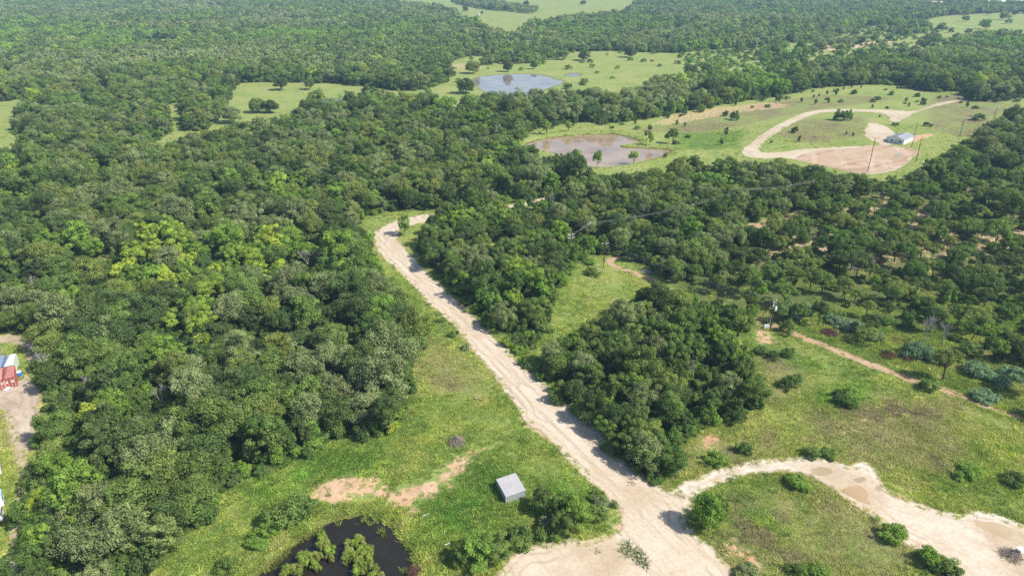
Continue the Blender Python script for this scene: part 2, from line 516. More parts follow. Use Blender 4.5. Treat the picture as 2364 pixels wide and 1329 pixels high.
gz = ground_h(gx, gy)
near = (gy > 40) & (gy < 420)
road_polys = [smooth_poly(WP(p), True, 2.0) for p in (ROAD_MAIN, LOOP, LANE, FARLOOP, TRAIL, TRAIL2, SPUR, ROADTOP)]
rd = np.full(gx.shape, 20.0)
for p in road_polys:
    rd = np.minimum(rd, sdf(p, gx, gy, 20.0))
gz = gz + np.where(near, (fbm(gx, gy, 9.0, 3, 5) - 0.5) * 0.5 * sstep(0.3, 4.0, rd), 0) - 0.05 * sstep(0.6, -0.6, rd)
op = np.full(gx.shape, 30.0)
for p in OPEN.values():
    op = np.minimum(op, sdf(p, gx, gy, 30.0))
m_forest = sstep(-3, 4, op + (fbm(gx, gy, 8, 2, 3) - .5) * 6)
sav = sstep(8, -8, sdf(SAVANNA, gx, gy))
m_bare = np.zeros(gx.shape); m_red = np.zeros(gx.shape)
for p, s, r in BAREW:
    d = sdf(p, gx, gy, 12.0)
    w = s * sstep(2.6, -3.4, d + (fbm(gx, gy, 2.2, 3, 13) - .5) * 7.0)
    m_bare = np.maximum(m_bare, w); m_red = np.where(w > 0.02, np.maximum(m_red, r * sstep(0, .3, w)), m_red)
m_bare = np.maximum(m_bare, 0.62 * sstep(1.5, -0.5, rd))
m_bare = np.maximum(m_bare, .26 * sstep(.8, .2, track_dist(gx, gy)))
# brown soil in the upper savanna
bs = sav * sstep(165, 225, gy) * sstep(0.30, 0.48, fbm(gx, gy, 30, 2, 8)) * m_forest
m_bare = np.maximum(m_bare, 0.55 * bs); m_red = np.maximum(m_red, .2 * bs)
m_lush = np.zeros(gx.shape); m_dry = np.zeros(gx.shape)
for p in LUSH: m_lush = np.maximum(m_lush, sstep(5, -5, sdf(p, gx, gy)))
for p in DRY: m_dry = np.maximum(m_dry, sstep(7, -6, sdf(p, gx, gy)))
m_mud = np.zeros(gx.shape)
for k, p in POND.items():
    d = sdf(p, gx, gy, 20.0)
    m_mud = np.maximum(m_mud, sstep(1.2, -0.8, d) * (1.0 if k in ("near", "brown") else .6))
m_forest = np.where(sav > 0.5, m_forest * 0.75, m_forest)
R, C = GX.shape
idx = np.arange(R * C).reshape(R, C)
faces = np.stack([idx[:-1, :-1], idx[:-1, 1:], idx[1:, 1:], idx[1:, :-1]], -1).reshape(-1, 4)
one = np.ones_like(gx)


def ground_material():
    k = NT("meadow_ground")
    P = k.pos()
    a = k.attr("cover_a"); b = k.attr("cover_b")
    sa = k.n("ShaderNodeSeparateColor"); k.l(a.outputs["Color"], sa.inputs[0])
    sb = k.n("ShaderNodeSeparateColor"); k.l(b.outputs["Color"], sb.inputs[0])
    n1 = k.noise(0.045, 5, 0.62, P); n2 = k.noise(0.35, 5, 0.65, P); n3 = k.noise(2.2, 4, 0.7, P)
    grass = k.ramp(k.math('ADD', k.math('MULTIPLY', n1, 0.5), k.math('MULTIPLY', n2, 0.5)),
                   [(0.34, (0.13, 0.20, 0.04)), (0.47, (0.205, 0.258, 0.070)), (0.56, (0.250, 0.282, 0.090)), (0.68, (0.285, 0.275, 0.125))])
    dry = k.ramp(n2, [(0.3, (0.125, 0.135, 0.045)), (0.5, (0.175, 0.155, 0.075)), (0.72, (0.21, 0.175, 0.11))])
    lush = k.ramp(n2, [(0.3, (0.045, 0.10, 0.018)), (0.65, (0.095, 0.17, 0.028))])
    c = k.mix(k.math('MULTIPLY', sb.outputs[0], k.step(n1, 0.30, 0.62)), grass, dry)
    c = k.mix(k.math('MULTIPLY', sa.outputs[2], k.step(n2, 0.30, 0.60)), c, lush)
    c = k.mix(0.55, c, k.ramp(n3, [(0.25, (0.45, 0.45, 0.42)), (0.75, (1.5, 1.5, 1.45))]), 'MULTIPLY')
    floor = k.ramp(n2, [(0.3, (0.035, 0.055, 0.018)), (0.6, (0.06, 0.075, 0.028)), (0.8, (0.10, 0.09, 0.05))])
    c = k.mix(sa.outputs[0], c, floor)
    soil = k.ramp(n2, [(0.3, (0.40, 0.28, 0.17)), (0.7, (0.56, 0.43, 0.29))])
    red = k.ramp(n2, [(0.3, (0.38, 0.21, 0.115)), (0.7, (0.55, 0.36, 0.225))])
    soil = k.mix(sb.outputs[1], soil, red)
    f = k.math('ADD', sa.outputs[1], k.math('MULTIPLY', k.math('SUBTRACT', k.noise(0.55, 6, 0.75, P), 0.5), 1.7))
    c = k.mix(k.math('MULTIPLY', k.step(f, 0.42, 0.66), k.step(sa.outputs[1], 0.02, 0.2)), c, soil)
    mud = k.ramp(n2, [(0.3, (0.055, 0.035, 0.02)), (0.7, (0.15, 0.095, 0.055))])
    c = k.mix(sb.outputs[2], c, mud)
    k.bsdf(c, 0.95, k.math('ADD', k.math('MULTIPLY', n3, 0.6), n2), 0.6, 0.35, 0, 0.15)
    return k.m


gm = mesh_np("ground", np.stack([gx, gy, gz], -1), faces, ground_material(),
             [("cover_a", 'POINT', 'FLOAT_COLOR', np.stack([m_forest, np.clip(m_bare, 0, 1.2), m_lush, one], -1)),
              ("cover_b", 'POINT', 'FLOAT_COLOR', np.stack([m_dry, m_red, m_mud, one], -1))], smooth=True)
ground = tag(link("ground", gm), "rolling green meadow and woodland floor under everything", kind="structure")


# ------------------------------------------------------------------ roads, sand, tracks
def road_material(name, cols, scale=0.25, dark=(0.30, 0.235, 0.16), dark_amt=0.6, ruts=None, pebble=0.45):
    k = NT(name)
    P = k.pos()
    n1 = k.noise(scale, 6, 0.65, P); n2 = k.noise(scale * 9, 5, 0.75, P); n0 = k.noise(scale * 0.3, 4, 0.55, P)
    c = k.ramp(k.math('ADD', k.math('MULTIPLY', n0, 0.55), k.math('MULTIPLY', n1, 0.45)), [(0.36, cols[0]), (0.5, cols[1]), (0.62, cols[2])])
    c = k.mix(k.math('MULTIPLY', k.step(n1, 0.55, 0.68), dark_amt), c, dark)
    for r in (ruts or []):
        mp = k.n("ShaderNodeMapping", vector_type='TEXTURE'); mp.inputs["Rotation"].default_value = (0, 0, r[0]); mp.inputs["Scale"].default_value = (1 / r[1], 1 / r[2], 1)
        k.l(P, mp.inputs[0])
        nr = k.noise(1.0, 4, 0.6, mp.outputs[0])
        c = k.mix(k.math('MULTIPLY', k.math('MULTIPLY', k.step(nr, 0.50, 0.64), k.step(n0, 0.36, 0.6)), r[3]), c, r[4])
    e = k.attr("edge").outputs["Fac"]; mud = k.attr("mud").outputs["Fac"]
    wob = k.math('MULTIPLY', k.math('SUBTRACT', k.noise(0.12, 2, 0.5, P), 0.5), 1.6)
    ew = k.math('ADD', e, wob)
    for at in (1.7, 3.5):
        t = k.step(k.math('ABSOLUTE', k.math('SUBTRACT', ew, at)), 0.45, 0.1)
        c = k.mix(k.math('MULTIPLY', k.math('MULTIPLY', t, k.step(n1, 0.40, 0.56)), 0.5), c, tuple(v * .80 for v in cols[0]))
    brk = k.math('SUBTRACT', e, k.math('MULTIPLY', k.noise(0.7, 4, 0.7, P), 1.7))
    c = k.mix(k.math('MULTIPLY', k.step(brk, 0.0, -0.9), 0.75), c, k.ramp(n2, [(0.3, (0.24, 0.20, 0.11)), (0.7, (0.40, 0.32, 0.21))]))
    c = k.mix(k.math('MULTIPLY', k.step(k.math('ADD', mud, k.math('MULTIPLY', k.math('SUBTRACT', n1, 0.5), 1.6)), 0.25, 0.85), 0.85), c, k.ramp(n1, [(0.35, (0.37, 0.285, 0.19)), (0.65, (0.49, 0.40, 0.285))]))
    spots = k.noise(scale * 4.5, 3, 0.6, P)
    c = k.mix(k.math('MULTIPLY', k.step(spots, 0.66, 0.72), 0.5), c, (0.20, 0.16, 0.10))
    c = k.mix(pebble, c, k.ramp(n2, [(0.25, (0.55, 0.55, 0.54)), (0.75, (1.38, 1.38, 1.4))]), 'MULTIPLY')
    k.bsdf(c, 0.95, n2, 0.5, 0.12, 0, 0.15)
    return k.m


def ragged(P, amp, step, seed):
    """resample a closed outline and push it in and out for an uneven verge"""
    S = smooth_poly(P, True, step)
    nx = np.roll(S, -1, 0) - np.roll(S, 1, 0)
    nn = np.stack([nx[:, 1], -nx[:, 0]], -1); nn /= np.linalg.norm(nn, axis=1)[:, None] + 1e-9
    w = (fbm(S[:, 0], S[:, 1], amp * 3.2, 3, seed) - 0.5) * 2.6 * amp
    return S + nn * w[:, None]


MUD = [WP(p) for p in ([(1835, 1072), (1920, 1068), (2005, 1098), (2060, 1150), (2035, 1186), (1960, 1162), (1900, 1112)], [(2225, 1192), (2364, 1216), (2480, 1280), (2480, 1420), (2330, 1329), (2262, 1240)],
                       [(1300, 1262), (1420, 1240), (1460, 1300), (1380, 1340)], [(1420, 1120), (1500, 1125), (1540, 1160), (1470, 1170)])]


def sheet(name, pts_px, z, mat, amp=0.7, step=0.6, seed=1, label=None, world=None, grid=0.0):
    """a flat surface; grid > 0 also gives it inner points carrying distance-to-edge and mud"""
    P = world if world is not None else WP(pts_px)
    S = ragged(P, amp, step, seed) if amp > 0 else P
    n = len(S)
    pts = [Vector((float(a), float(b))) for a, b in S]
    if grid > 0:
        mn, mx = S.min(0), S.max(0)
        xs, ys = np.meshgrid(np.arange(mn[0], mx[0], grid), np.arange(mn[1], mx[1], grid))
        xs = xs.ravel() + rng.uniform(-.2, .2, xs.size) * grid; ys = ys.ravel() + rng.uniform(-.2, .2, ys.size) * grid
        k = inside(S, xs, ys); xs, ys = xs[k], ys[k]
        k = sdf(S, xs, ys, 30.0) < -grid * .45
        pts += [Vector((float(a), float(b))) for a, b in zip(xs[k], ys[k])]
    r = delaunay_2d_cdt(pts, [], [list(range(n))], 1, 1e-4)
    v = np.array([(p.x, p.y, z) for p in r[0]])
    out = []
    for q in r[2]:
        q = list(q)
        a, b, c = v[q[0]], v[q[1]], v[q[2]]
        if (b[0] - a[0]) * (c[1] - a[1]) - (b[1] - a[1]) * (c[0] - a[0]) < 0: q = q[::-1]
        out.append(q)
    at = []
    if grid > 0:
        ed = np.clip(-sdf(S, v[:, 0], v[:, 1], 30.0), 0, 30)
        mu = np.zeros(len(v))
        for p in MUD: mu = np.maximum(mu, sstep(3, -3, sdf(p, v[:, 0], v[:, 1], 12.0)))
        at = [("edge", 'POINT', 'FLOAT', ed), ("mud", 'POINT', 'FLOAT', mu)]
    o = link(name, mesh_np(name, v, out, mat, at))
    return tag(o, label, kind="structure")


GRAVEL = road_material("gravel", [(0.42, 0.33, 0.23), (0.525, 0.445, 0.34), (0.565, 0.50, 0.41)], 0.16, (0.48, 0.39, 0.28), 0.6, [(-1.08, .03, .8, .5, (0.31, 0.24, 0.165)), (-.95, .02, .5, .4, (0.38, 0.285, 0.185))])
WHITEROAD = road_material("pale_caliche", [(0.44, 0.35, 0.245), (0.55, 0.48, 0.385), (0.59, 0.54, 0.465)], 0.14, (0.48, 0.33, 0.19), 0.75, [(-.8, .03, .7, .5, (0.40, 0.31, 0.21)), (-.2, .04, .5, .3, (0.42, 0.35, 0.26))])
LANEMAT = road_material("lane_dirt", [(0.30, 0.23, 0.17), (0.42, 0.34, 0.26), (0.52, 0.44, 0.34)], 0.4)
FARMAT = road_material("far_caliche", [(0.38, 0.31, 0.20), (0.46, 0.39, 0.28), (0.50, 0.44, 0.33)], 0.1)
REDMAT = road_material("red_earth", [(0.34, 0.235, 0.15), (0.41, 0.30, 0.205), (0.46, 0.36, 0.26)], 0.10, (0.30, 0.18, 0.12), 0.6, [(0.55, 0.02, 0.17, 0.7, (0.27, 0.16, 0.11)), (-.4, 0.03, 0.13, 0.6, (0.30, 0.185, 0.13)), (1.2, .02, .15, .5, (.56, .46, .36))])
TRAILMAT = road_material("trail_dirt", [(0.30, 0.185, 0.115), (0.42, 0.28, 0.175), (0.46, 0.33, 0.22)], 0.4)

sheet("gravel_road", ROAD_MAIN, 0.02, GRAVEL, 0.8, 0.6, 2, "pale cream gravel road running down to the sandy junction", grid=1.0)
sheet("loop_road", LOOP, 0.032, WHITEROAD, 0.9, 0.6, 3, "white caliche track curving from the junction to the lower right corner", grid=1.0)
sheet("dirt_lane", LANE, 0.02, LANEMAT, 0.9, 0.8, 4, "shaded brown dirt lane along the left edge", grid=1.2)
sheet("far_loop_road", FARLOOP, 0.03, FARMAT, 1.2, 1.6, 5, "pale loop track around the white building", grid=2.4)
sheet("red_earth_pad", REDPAD, 0.06, REDMAT, 2.6, 1.2, 6, "bare red earth pad with tyre ruts beside the white building", grid=3.0)
sheet("dirt_trail", TRAIL, 0.02, TRAILMAT, 0.5, 0.6, 7, "red dirt trail along the savanna edge past the transformer pole", grid=0.8)
sheet("dirt_trail", TRAIL2, 0.02, TRAILMAT, 0.5, 0.8, 8, "short red dirt trail by the clearing poles", grid=1.0)
sheet("dirt_path", SPUR, 0.02, TRAILMAT, 0.8, 1.0, 9, "sandy track gap among the oaks on the upper right", grid=1.5)
sheet("gravel_road", ROADTOP, 0.038, GRAVEL, 0.6, 1.0, 10, "far stretch of gravel road behind the wood", grid=1.5)

# ------------------------------------------------------------------ water


def water_material(name, c, rough=0.03, rip=0.02, scale=0.8):
    k = NT(name)
    P = k.pos()
    n = k.noise(scale, 3, 0.5, P); n1 = k.noise(0.06, 3, 0.6, P)
    cc = k.ramp(n1, [(0.35, tuple(v * 0.75 for v in c)), (0.65, tuple(v * 1.2 for v in c))])
    k.bsdf(cc, rough, n, rip, 0.05, 0, 0.5)
    return k.m


def grow(P, d):
    c = np.roll(P, -1, 0) - np.roll(P, 1, 0)
    nn = np.stack([c[:, 1], -c[:, 0]], -1); nn /= np.linalg.norm(nn, axis=1)[:, None] + 1e-9
    area = 0.5 * np.sum(P[:, 0] * np.roll(P[:, 1], -1) - np.roll(P[:, 0], -1) * P[:, 1])
    return P + nn * (d if area > 0 else -d)


sheet("pond_water", None, -0.35, water_material("dark_pond_water", (0.020, 0.017, 0.011), 0.05, 0.05), 0, world=grow(POND["near"], 1.4), label="dark brown pond water at the bottom edge")
sheet("pond_water", None, -0.35, water_material("muddy_water", (0.30, 0.215, 0.14), 0.02, 0.006), 0, world=grow(POND["brown"], 1.3), label="muddy brown pond in the field behind the wood")
sheet("pond_water", None, -0.35, water_material("far_pond_water", (0.22, 0.20, 0.18), 0.03, 0.02), 0, world=grow(POND["blue"], 1.3), label="large grey-blue pond in the far meadow")
sheet("pond_water", None, -0.35, MAT.setdefault("fw", water_material("small_pond_water", (0.12, 0.12, 0.11), 0.03, 0.02)), 0, world=grow(POND["small"], 0.5), label="small reedy pond beside the large far pond")
sheet("pond_water", None, -0.35, MAT["fw"], 0, world=grow(POND["hidden"], 0.5), label="small pond half hidden behind trees right of the twin oaks")
PUD = water_material("puddle_water", (0.40, 0.275, 0.155), 0.05, 0.01)
PUD2 = water_material("tan_puddle", (0.36, 0.275, 0.165), 0.05, 0.01)
for i, (p, mt, lb) in enumerate([
        ([(1878, 1085), (1905, 1078), (1918, 1086), (1912, 1096), (1890, 1096)], PUD2, "tan puddle at the top of the loop track"),
        ([(1942, 1130), (1965, 1122), (1990, 1130), (2005, 1150), (2015, 1168), (1990, 1162), (1960, 1148)], PUD, "large orange puddle on the loop track"),
        ([(1970, 1105), (1995, 1102), (2000, 1112), (1985, 1116)], PUD2, "small tan puddle above the orange one"),
        ([(2018, 1122), (2035, 1118), (2042, 1132), (2025, 1134)], PUD2, "small round puddle at the loop track's outer edge"),
        ([(1660, 1248), (1675, 1252), (1692, 1272), (1686, 1278), (1668, 1262)], PUD, "narrow orange puddle below the lone round tree"),
        ([(2250, 1200), (2290, 1208), (2330, 1222), (2322, 1238), (2280, 1225), (2255, 1212)], PUD2, "long shallow puddle at the right end of the loop track"),
        ([(2060, 362), (2075, 353), (2080, 354), (2070, 364)], PUD2, "bright puddle on the red earth pad")]):
    sheet("puddle", p, (0.05 if py_ < 1000 else 0.045) if (py_ := p[0][1]) > 500 else 0.085, mt, 0.8, 0.3, 20 + i, lb)

# ------------------------------------------------------------------ foliage meshes


def unit(a):
    return a / (np.linalg.norm(a, axis=-1, keepdims=True) + 1e-9)


def crown_mesh(name, seed, r, zr, zc, n_clump, n_leaf, leaf, zmin=-0.35, clump=(0.22, 0.34), lobes=6, lobe_amp=0.3, shell=(0.5, 0.92), aspect=0.62, flat=0.8):
    """leaf-sized faces spread over many clumps of an uneven crown"""
    g = np.random.default_rng(seed)
    ld = unit(g.normal(size=(lobes, 3)))
    la = g.uniform(-1, 1, lobes) * lobe_amp
    V = []; var = []
    for i in range(n_clump):
        while True:
            d = unit(g.normal(size=3))
            if d[2] > zmin: break
        k = 1 + np.sum(la * np.maximum(0, ld @ d) ** 2)
        f = g.uniform(*shell) if g.random() < 0.86 else g.uniform(0.1, 0.5)
        c = np.array([d[0] * r, d[1] * r, d[2] * zr]) * f * k + np.array([0, 0, zc])
        rc = r * g.uniform(*clump)
        cv = g.random()
        n = int(n_leaf * g.uniform(0.75, 1.25) * (rc / (r * sum(clump) / 2)) ** 1.5)
        q = unit(g.normal(size=(n * 2, 3)))
        keep = (q @ unit(d + np.array([0, 0, 0.35])) > -0.35) | (g.random(n * 2) < 0.25)
        q = q[keep][:n]; n = len(q)
        p = c + q * rc * g.uniform(0.62, 1.1, (n, 1)) * np.array([1, 1, flat])
        nrm = unit(q + 0.42 * g.normal(size=(n, 3)) + np.array([0, 0, 0.30]))
        t = unit(np.cross(nrm, g.normal(size=(n, 3))))
        b = np.cross(nrm, t)
        s = leaf * g.uniform(0.6, 1.35, (n, 1))
        quad = np.stack([p + t * s, p + b * s * aspect - nrm * s * 0.15, p - t * s * 0.9, p - b * s * aspect], 1)
        V.append(quad.reshape(-1, 3))
        var.append(np.clip(0.6 * cv + 0.4 * g.random(n), 0, 1))
    V = np.concatenate(V); var = np.concatenate(var)
    Fq = np.arange(len(V)).reshape(-1, 4)
    return mesh_np(name, V, Fq, LEAF, [("var", 'FACE', 'FLOAT', var)])


def trunk_mesh(name, seed, zb, zt, r0, spread, n_limb=5, lean=0.3, mat=None, stems=1):
    g = random.Random(seed)
    m = MB()
    for s in range(stems):
        ox, oy = (g.uniform(-.5, .5), g.uniform(-.5, .5)) if stems > 1 else (0, 0)
        lx, ly = g.uniform(-lean, lean) + ox, g.uniform(-lean, lean) + oy
        top = Vector((lx, ly, zb))
        m.tube([(ox * .4, oy * .4, -0.3), (ox * .4 + lx * .3, oy * .4 + ly * .3, zb * 0.5), top], [r0 * 1.25, r0, r0 * .8], 7)
        for i in range(n_limb):
            a = 2 * math.pi * (i + g.random() * .6) / n_limb
            e = spread * g.uniform(.5, .85)
            mid = top + Vector((math.cos(a) * e * .45, math.sin(a) * e * .45, (zt - zb) * g.uniform(.3, .5)))
            end = top + Vector((math.cos(a) * e, math.sin(a) * e, (zt - zb) * g.uniform(.55, .95)))
            m.tube([top - Vector((0, 0, .15)), mid, end], [r0 * .55, r0 * .36, r0 * .12], 5)
    return m.mesh(name, mat or BARK)


def dead_mesh(name, seed, h=8.0, r0=0.19, levels=4, spread=0.55):
    g = random.Random(seed)
    m = MB()

    def grow_(p, d, L, r, lv):
        q = p + d * L
        mid = p + d * L * .5 + Vector((g.uniform(-.06, .06), g.uniform(-.06, .06), 0)) * L
        m.tube([p, mid, q], [r, r * .85, r * .65], 5 if lv > 1 else 4, False)
        if lv == 0: return
        for _ in range(g.choice((2, 3, 3, 4))):
            nd = (d + Vector((g.uniform(-1, 1), g.uniform(-1, 1), g.uniform(-.2, .7))) * spread * 1.5).normalized()
            grow_(q - d * L * g.uniform(0, .35), nd, L * g.uniform(.55, .8), r * .6, lv - 1)
    grow_(Vector((0, 0, -.2)), Vector((g.uniform(-.1, .1), g.uniform(-.1, .1), 1)).normalized(), h * .36, r0, levels)
    return m.mesh(name, DEADWOOD)


# kinds: name -> list of (crown mesh, trunk mesh), nominal height and radius
KIND = {}
KIND["oak"] = [(crown_mesh(f"oak_crown_{i}", 100 + i, 4.6, 4.0 + .3 * (i % 3), 5.5, 52 + 6 * (i % 4), 150 - 22 * (i % 4), 0.205, -0.62, (0.17, 0.32), 7, 0.45), trunk_mesh(f"oak_trunk_{i}", 100 + i, 2.6, 8.0, 0.24, 3.4)) for i in range(10)]
KIND["round_oak"] = [(crown_mesh(f"round_oak_crown_{i}", 150 + i, 4.6, 4.3, 4.9, 66, 150, 0.205, -0.85, (0.17, 0.32), 7, 0.4), trunk_mesh(f"round_oak_trunk_{i}", 150 + i, 1.6, 7.5, 0.26, 3.4)) for i in range(4)]
KIND["elm"] = [(crown_mesh(f"elm_crown_{i}", 200 + i, 3.6, 4.4, 5.6, 50, 140, 0.185, -0.6, (0.17, 0.31), 6, 0.5), trunk_mesh(f"elm_trunk_{i}", 200 + i, 2.0, 8.2, 0.2, 2.4)) for i in range(5)]
KIND["savanna_oak"] = [(crown_mesh(f"savanna_crown_{i}", 300 + i, 4.0, 2.7, 6.3, 38, 130, 0.195, -0.4, (0.17, 0.33), 7, 0.55), trunk_mesh(f"savanna_trunk_{i}", 300 + i, 3.4, 7.8, 0.2, 3.2, 6, .5)) for i in range(5)]
KIND["ash"] = [(crown_mesh(f"ash_crown_{i}", 400 + i, 3.4, 3.6, 4.8, 46, 130, 0.18, -0.6, (0.17, 0.31), 7, 0.5), trunk_mesh(f"ash_trunk_{i}", 400 + i, 1.6, 7.0, 0.16, 2.4)) for i in range(4)]
KIND["cedar"] = [(crown_mesh(f"cedar_crown_{i}", 500 + i, 2.3, 3.6, 3.5, 40, 95, 0.16, -0.9, (0.2, 0.32), 4, 0.25), trunk_mesh(f"cedar_trunk_{i}", 500 + i, 1.4, 5.0, 0.14, 1.2)) for i in range(3)]
KIND["shrub"] = [(crown_mesh(f"shrub_crown_{i}", 600 + i, 1.7, 1.3, 0.95, 34, 80, 0.115, -0.5, (0.16, 0.36), 8, 0.85), trunk_mesh(f"shrub_stems_{i}", 600 + i, .5, 1.6, 0.05, 1.0, 4, .3, None, 3)) for i in range(6)]
KIND["vine"] = [(crown_mesh(f"vine_crown_{i}", 650 + i, 3.6, 1.5, 0.7, 46, 100, 0.2, -0.1, (0.18, 0.3), 7, 0.5), trunk_mesh(f"vine_stems_{i}", 650 + i, .5, 1.6, 0.05, 2.0, 4, .3, None, 4)) for i in range(3)]
KIND["willow"] = [(crown_mesh(f"willow_crown_{i}", 700 + i, 1.25, 1.5, 1.3, 20, 90, 0.13, -0.6, (0.26, 0.42), 5, 0.5, aspect=0.4, flat=1.2), trunk_mesh(f"willow_stems_{i}", 700 + i, .6, 2.0, 0.05, .8, 4, .4, None, 3)) for i in range(4)]
FARCROWN = [crown_mesh(f"far_crown_{i}", 800 + i, 5.2, 4.6, 4.8, 40, 26, 0.62, -0.75, (0.22, 0.36), 6, 0.35) for i in range(6)]
DEAD = [dead_mesh(f"dead_tree_{i}", 900 + i, 7.0, .14, 5 if i % 3 else 4, .4 + .05 * (i % 5)) for i in range(9)]
SIZE = {"round_oak": (9.6, 4.6), "oak": (9.8, 4.6), "elm": (9.8, 3.6), "savanna_oak": (9.0, 4.0), "ash": (8.2, 3.4), "cedar": (7.0, 2.3), "shrub": (2.3, 1.7), "vine": (2.2, 3.6), "willow": (2.8, 1.25)}

# leaf colours, each with the word that names it
TINT = {
    "grey-green": (0.220, 0.264, 0.116), "dark green": (0.101, 0.149, 0.051), "olive green": (0.200, 0.244, 0.068), "mid green": (0.156, 0.224, 0.062), "deep green": (0.114, 0.185, 0.051),
    "fresh green": (0.189, 0.299, 0.057), "yellow-green": (0.330, 0.405, 0.062), "lime green": (0.265, 0.360, 0.064), "dark cedar-green": (0.068, 0.100, 0.042),
    "silvery green": (0.195, 0.285, 0.165), "pale green": (0.270, 0.330, 0.115), "willow green": (0.255, 0.305, 0.078),
}


def jit(c, a=0.12):
    k = random.uniform(1 - a, 1 + a)
    return tuple(v * k * random.uniform(1 - a * .25, 1 + a * .25) for v in c)


# ------------------------------------------------------------------ where trees stand
def free(x, y, margin=0.0):
    """True where the wood covers the ground"""
    ok = np.ones(x.shape, bool)
    for p in OPEN.values():
        if margin == 0: ok &= ~inside(p, x, y)
        else: ok &= sdf(p, x, y, 12.0) > margin
    for p in POND.values():
        ok &= ~inside(p, x, y)
    return ok


def jgrid(y0, y1, spacing, jitter=0.42, spread=0.86):
    ys = np.arange(y0, y1, spacing * .88)
    X = []; Y = []
    for i, yy in enumerate(ys):
        w = max(yy, 90) * spread + 25
        xs = np.arange(-w, w, spacing) + (spacing / 2 if i % 2 else 0)
        X.append(xs); Y.append(np.full(xs.shape, yy))
    X = np.concatenate(X); Y = np.concatenate(Y)
    return X + rng.uniform(-jitter, jitter, X.shape) * spacing, Y + rng.uniform(-jitter, jitter, X.shape) * spacing


CLEAR = [(1490, 512), (1272, 486), (1182, 418), (112, 866), (90, 690), (712, 628), (742, 612), (2130, 790), (2172, 800), (1600, 880), (212, 935), (380, 945), (2015, 628), (1364, 562), (1396, 618), (1788, 763), (1770, 760), (18, 900), (900, 420)]
LOW = [WP([(1162, 472), (1240, 458), (1258, 535), (1170, 545)]), WP([(1246, 454), (1312, 440), (1322, 512), (1250, 522)]),
       WP([(1540, 655), (1650, 690), (1740, 730), (1750, 775), (1700, 765), (1620, 735), (1550, 712)])]     # gaps in the canopy through which the far road shows
VINESTRIP = WP([(1740, 690), (1830, 680), (1960, 715), (2060, 755), (2160, 790), (2300, 840), (2440, 880), (2440, 975), (2300, 945), (2100, 880), (1900, 800), (1760, 735)])
trees = []       # (x, y, kind, scale, zscale, tint word, rz)
GROVES = [(WP([(380, 600), (300, 560), (460, 560), (540, 600), (500, 660), (430, 700), (290, 720), (260, 640)]), 0.8), (WP([(330, 720), (440, 680), (560, 690), (520, 790), (400, 820), (300, 790)]), 0.6), (WP([(560, 580), (680, 590), (700, 660), (600, 660)]), .4), (WP([(340, 780), (520, 800), (540, 900), (380, 960)]), .3),
          (WP([(20, 1100), (240, 1060), (420, 1200), (420, 1329), (40, 1329)]), 0.45), (WP([(220, 960), (330, 930), (360, 1010), (240, 1020)]), 0.35)]
X, Y = jgrid(62, 430, 6.3)
dens = fbm(X, Y, 26, 2, 21)
insav = inside(SAVANNA, X, Y)
fpx, fpy, _ = PX(X, Y)
bigwood = (fpx < 1000 + (fpy - 700) * .1) | (fpy < 470)          # the old wood left of the road has broader crowns
edge = np.full(X.shape, 12.0)
for p in OPEN.values(): edge = np.minimum(edge, sdf(p, X, Y, 12.0))
big = bigwood & (edge > 4.0) & ~insav
ok = free(X, Y) & (rng.random(X.shape) > np.where(insav, 0.40, np.where(big, np.where(fpy < 850, .22, .04), 0.07)))
kn = fbm(X, Y, 22, 2, 33); tn = fbm(X, Y, 34, 2, 44); hn = fbm(X, Y, 40, 2, 55)
for cx_, cy_ in CLEAR:
    c_ = W(cx_, cy_)
    ok &= ~((np.abs(X - c_[0]) < 4.2) & (Y < c_[1] + 3) & (Y > c_[1] - 10))
for p_ in LOW: ok &= ~inside(p_, X, Y)
ok &= ~(inside(VINESTRIP, X, Y) & (rng.random(X.shape) < .62))
for i in np.nonzero(ok)[0]:
    x, y = X[i], Y[i]
    u = random.random()
    g = 0
    for gp, gs in GROVES:
        if inside(gp, np.array([x]), np.array([y]))[0]: g = max(g, gs)
    if u < g: kind = "ash"
    elif insav[i]: kind = "savanna_oak" if random.random() < .88 else "shrub"
    else:
        q = kn[i] + random.uniform(-.22, .22)
        kind = "ash" if q > .80 else "elm" if q > .56 else "cedar" if q < .16 else "oak"
    if kind == "oak": tw = random.choices(["grey-green", "dark green", "olive green", "mid green"], [3 * (1.3 - tn[i]), 2, 1.6, 2.5 * tn[i] + .6])[0]
    elif kind == "elm": tw = random.choices(["mid green", "deep green", "fresh green", "dark green"], [3, 2.5, 1.6, 1.2])[0]
    elif kind == "savanna_oak": tw = random.choices(["mid green", "dark green", "olive green", "deep green"], [3, 2, 2, 1.5])[0]
    elif kind == "ash": tw = random.choices(["yellow-green", "lime green", "fresh green"], [2.2, 2, 1.4] if g else [.5, 1.2, 3])[0]
    elif kind == "cedar": tw = "dark cedar-green"
    else: tw = "mid green"
    s = random.triangular(.62, 1.22, .86) * (0.82 + 0.34 * hn[i])
    if kind == "savanna_oak": s *= 0.9
    if big[i]: s *= 1.16 if fpy[i] < 850 else 1.10
    if edge[i] < 4.5 and not insav[i]: s *= .84
    trees.append((x, y, kind, s, s * random.uniform(.8, 1.22) * (.92 if big[i] else 1), tw, random.uniform(0, 6.28)))

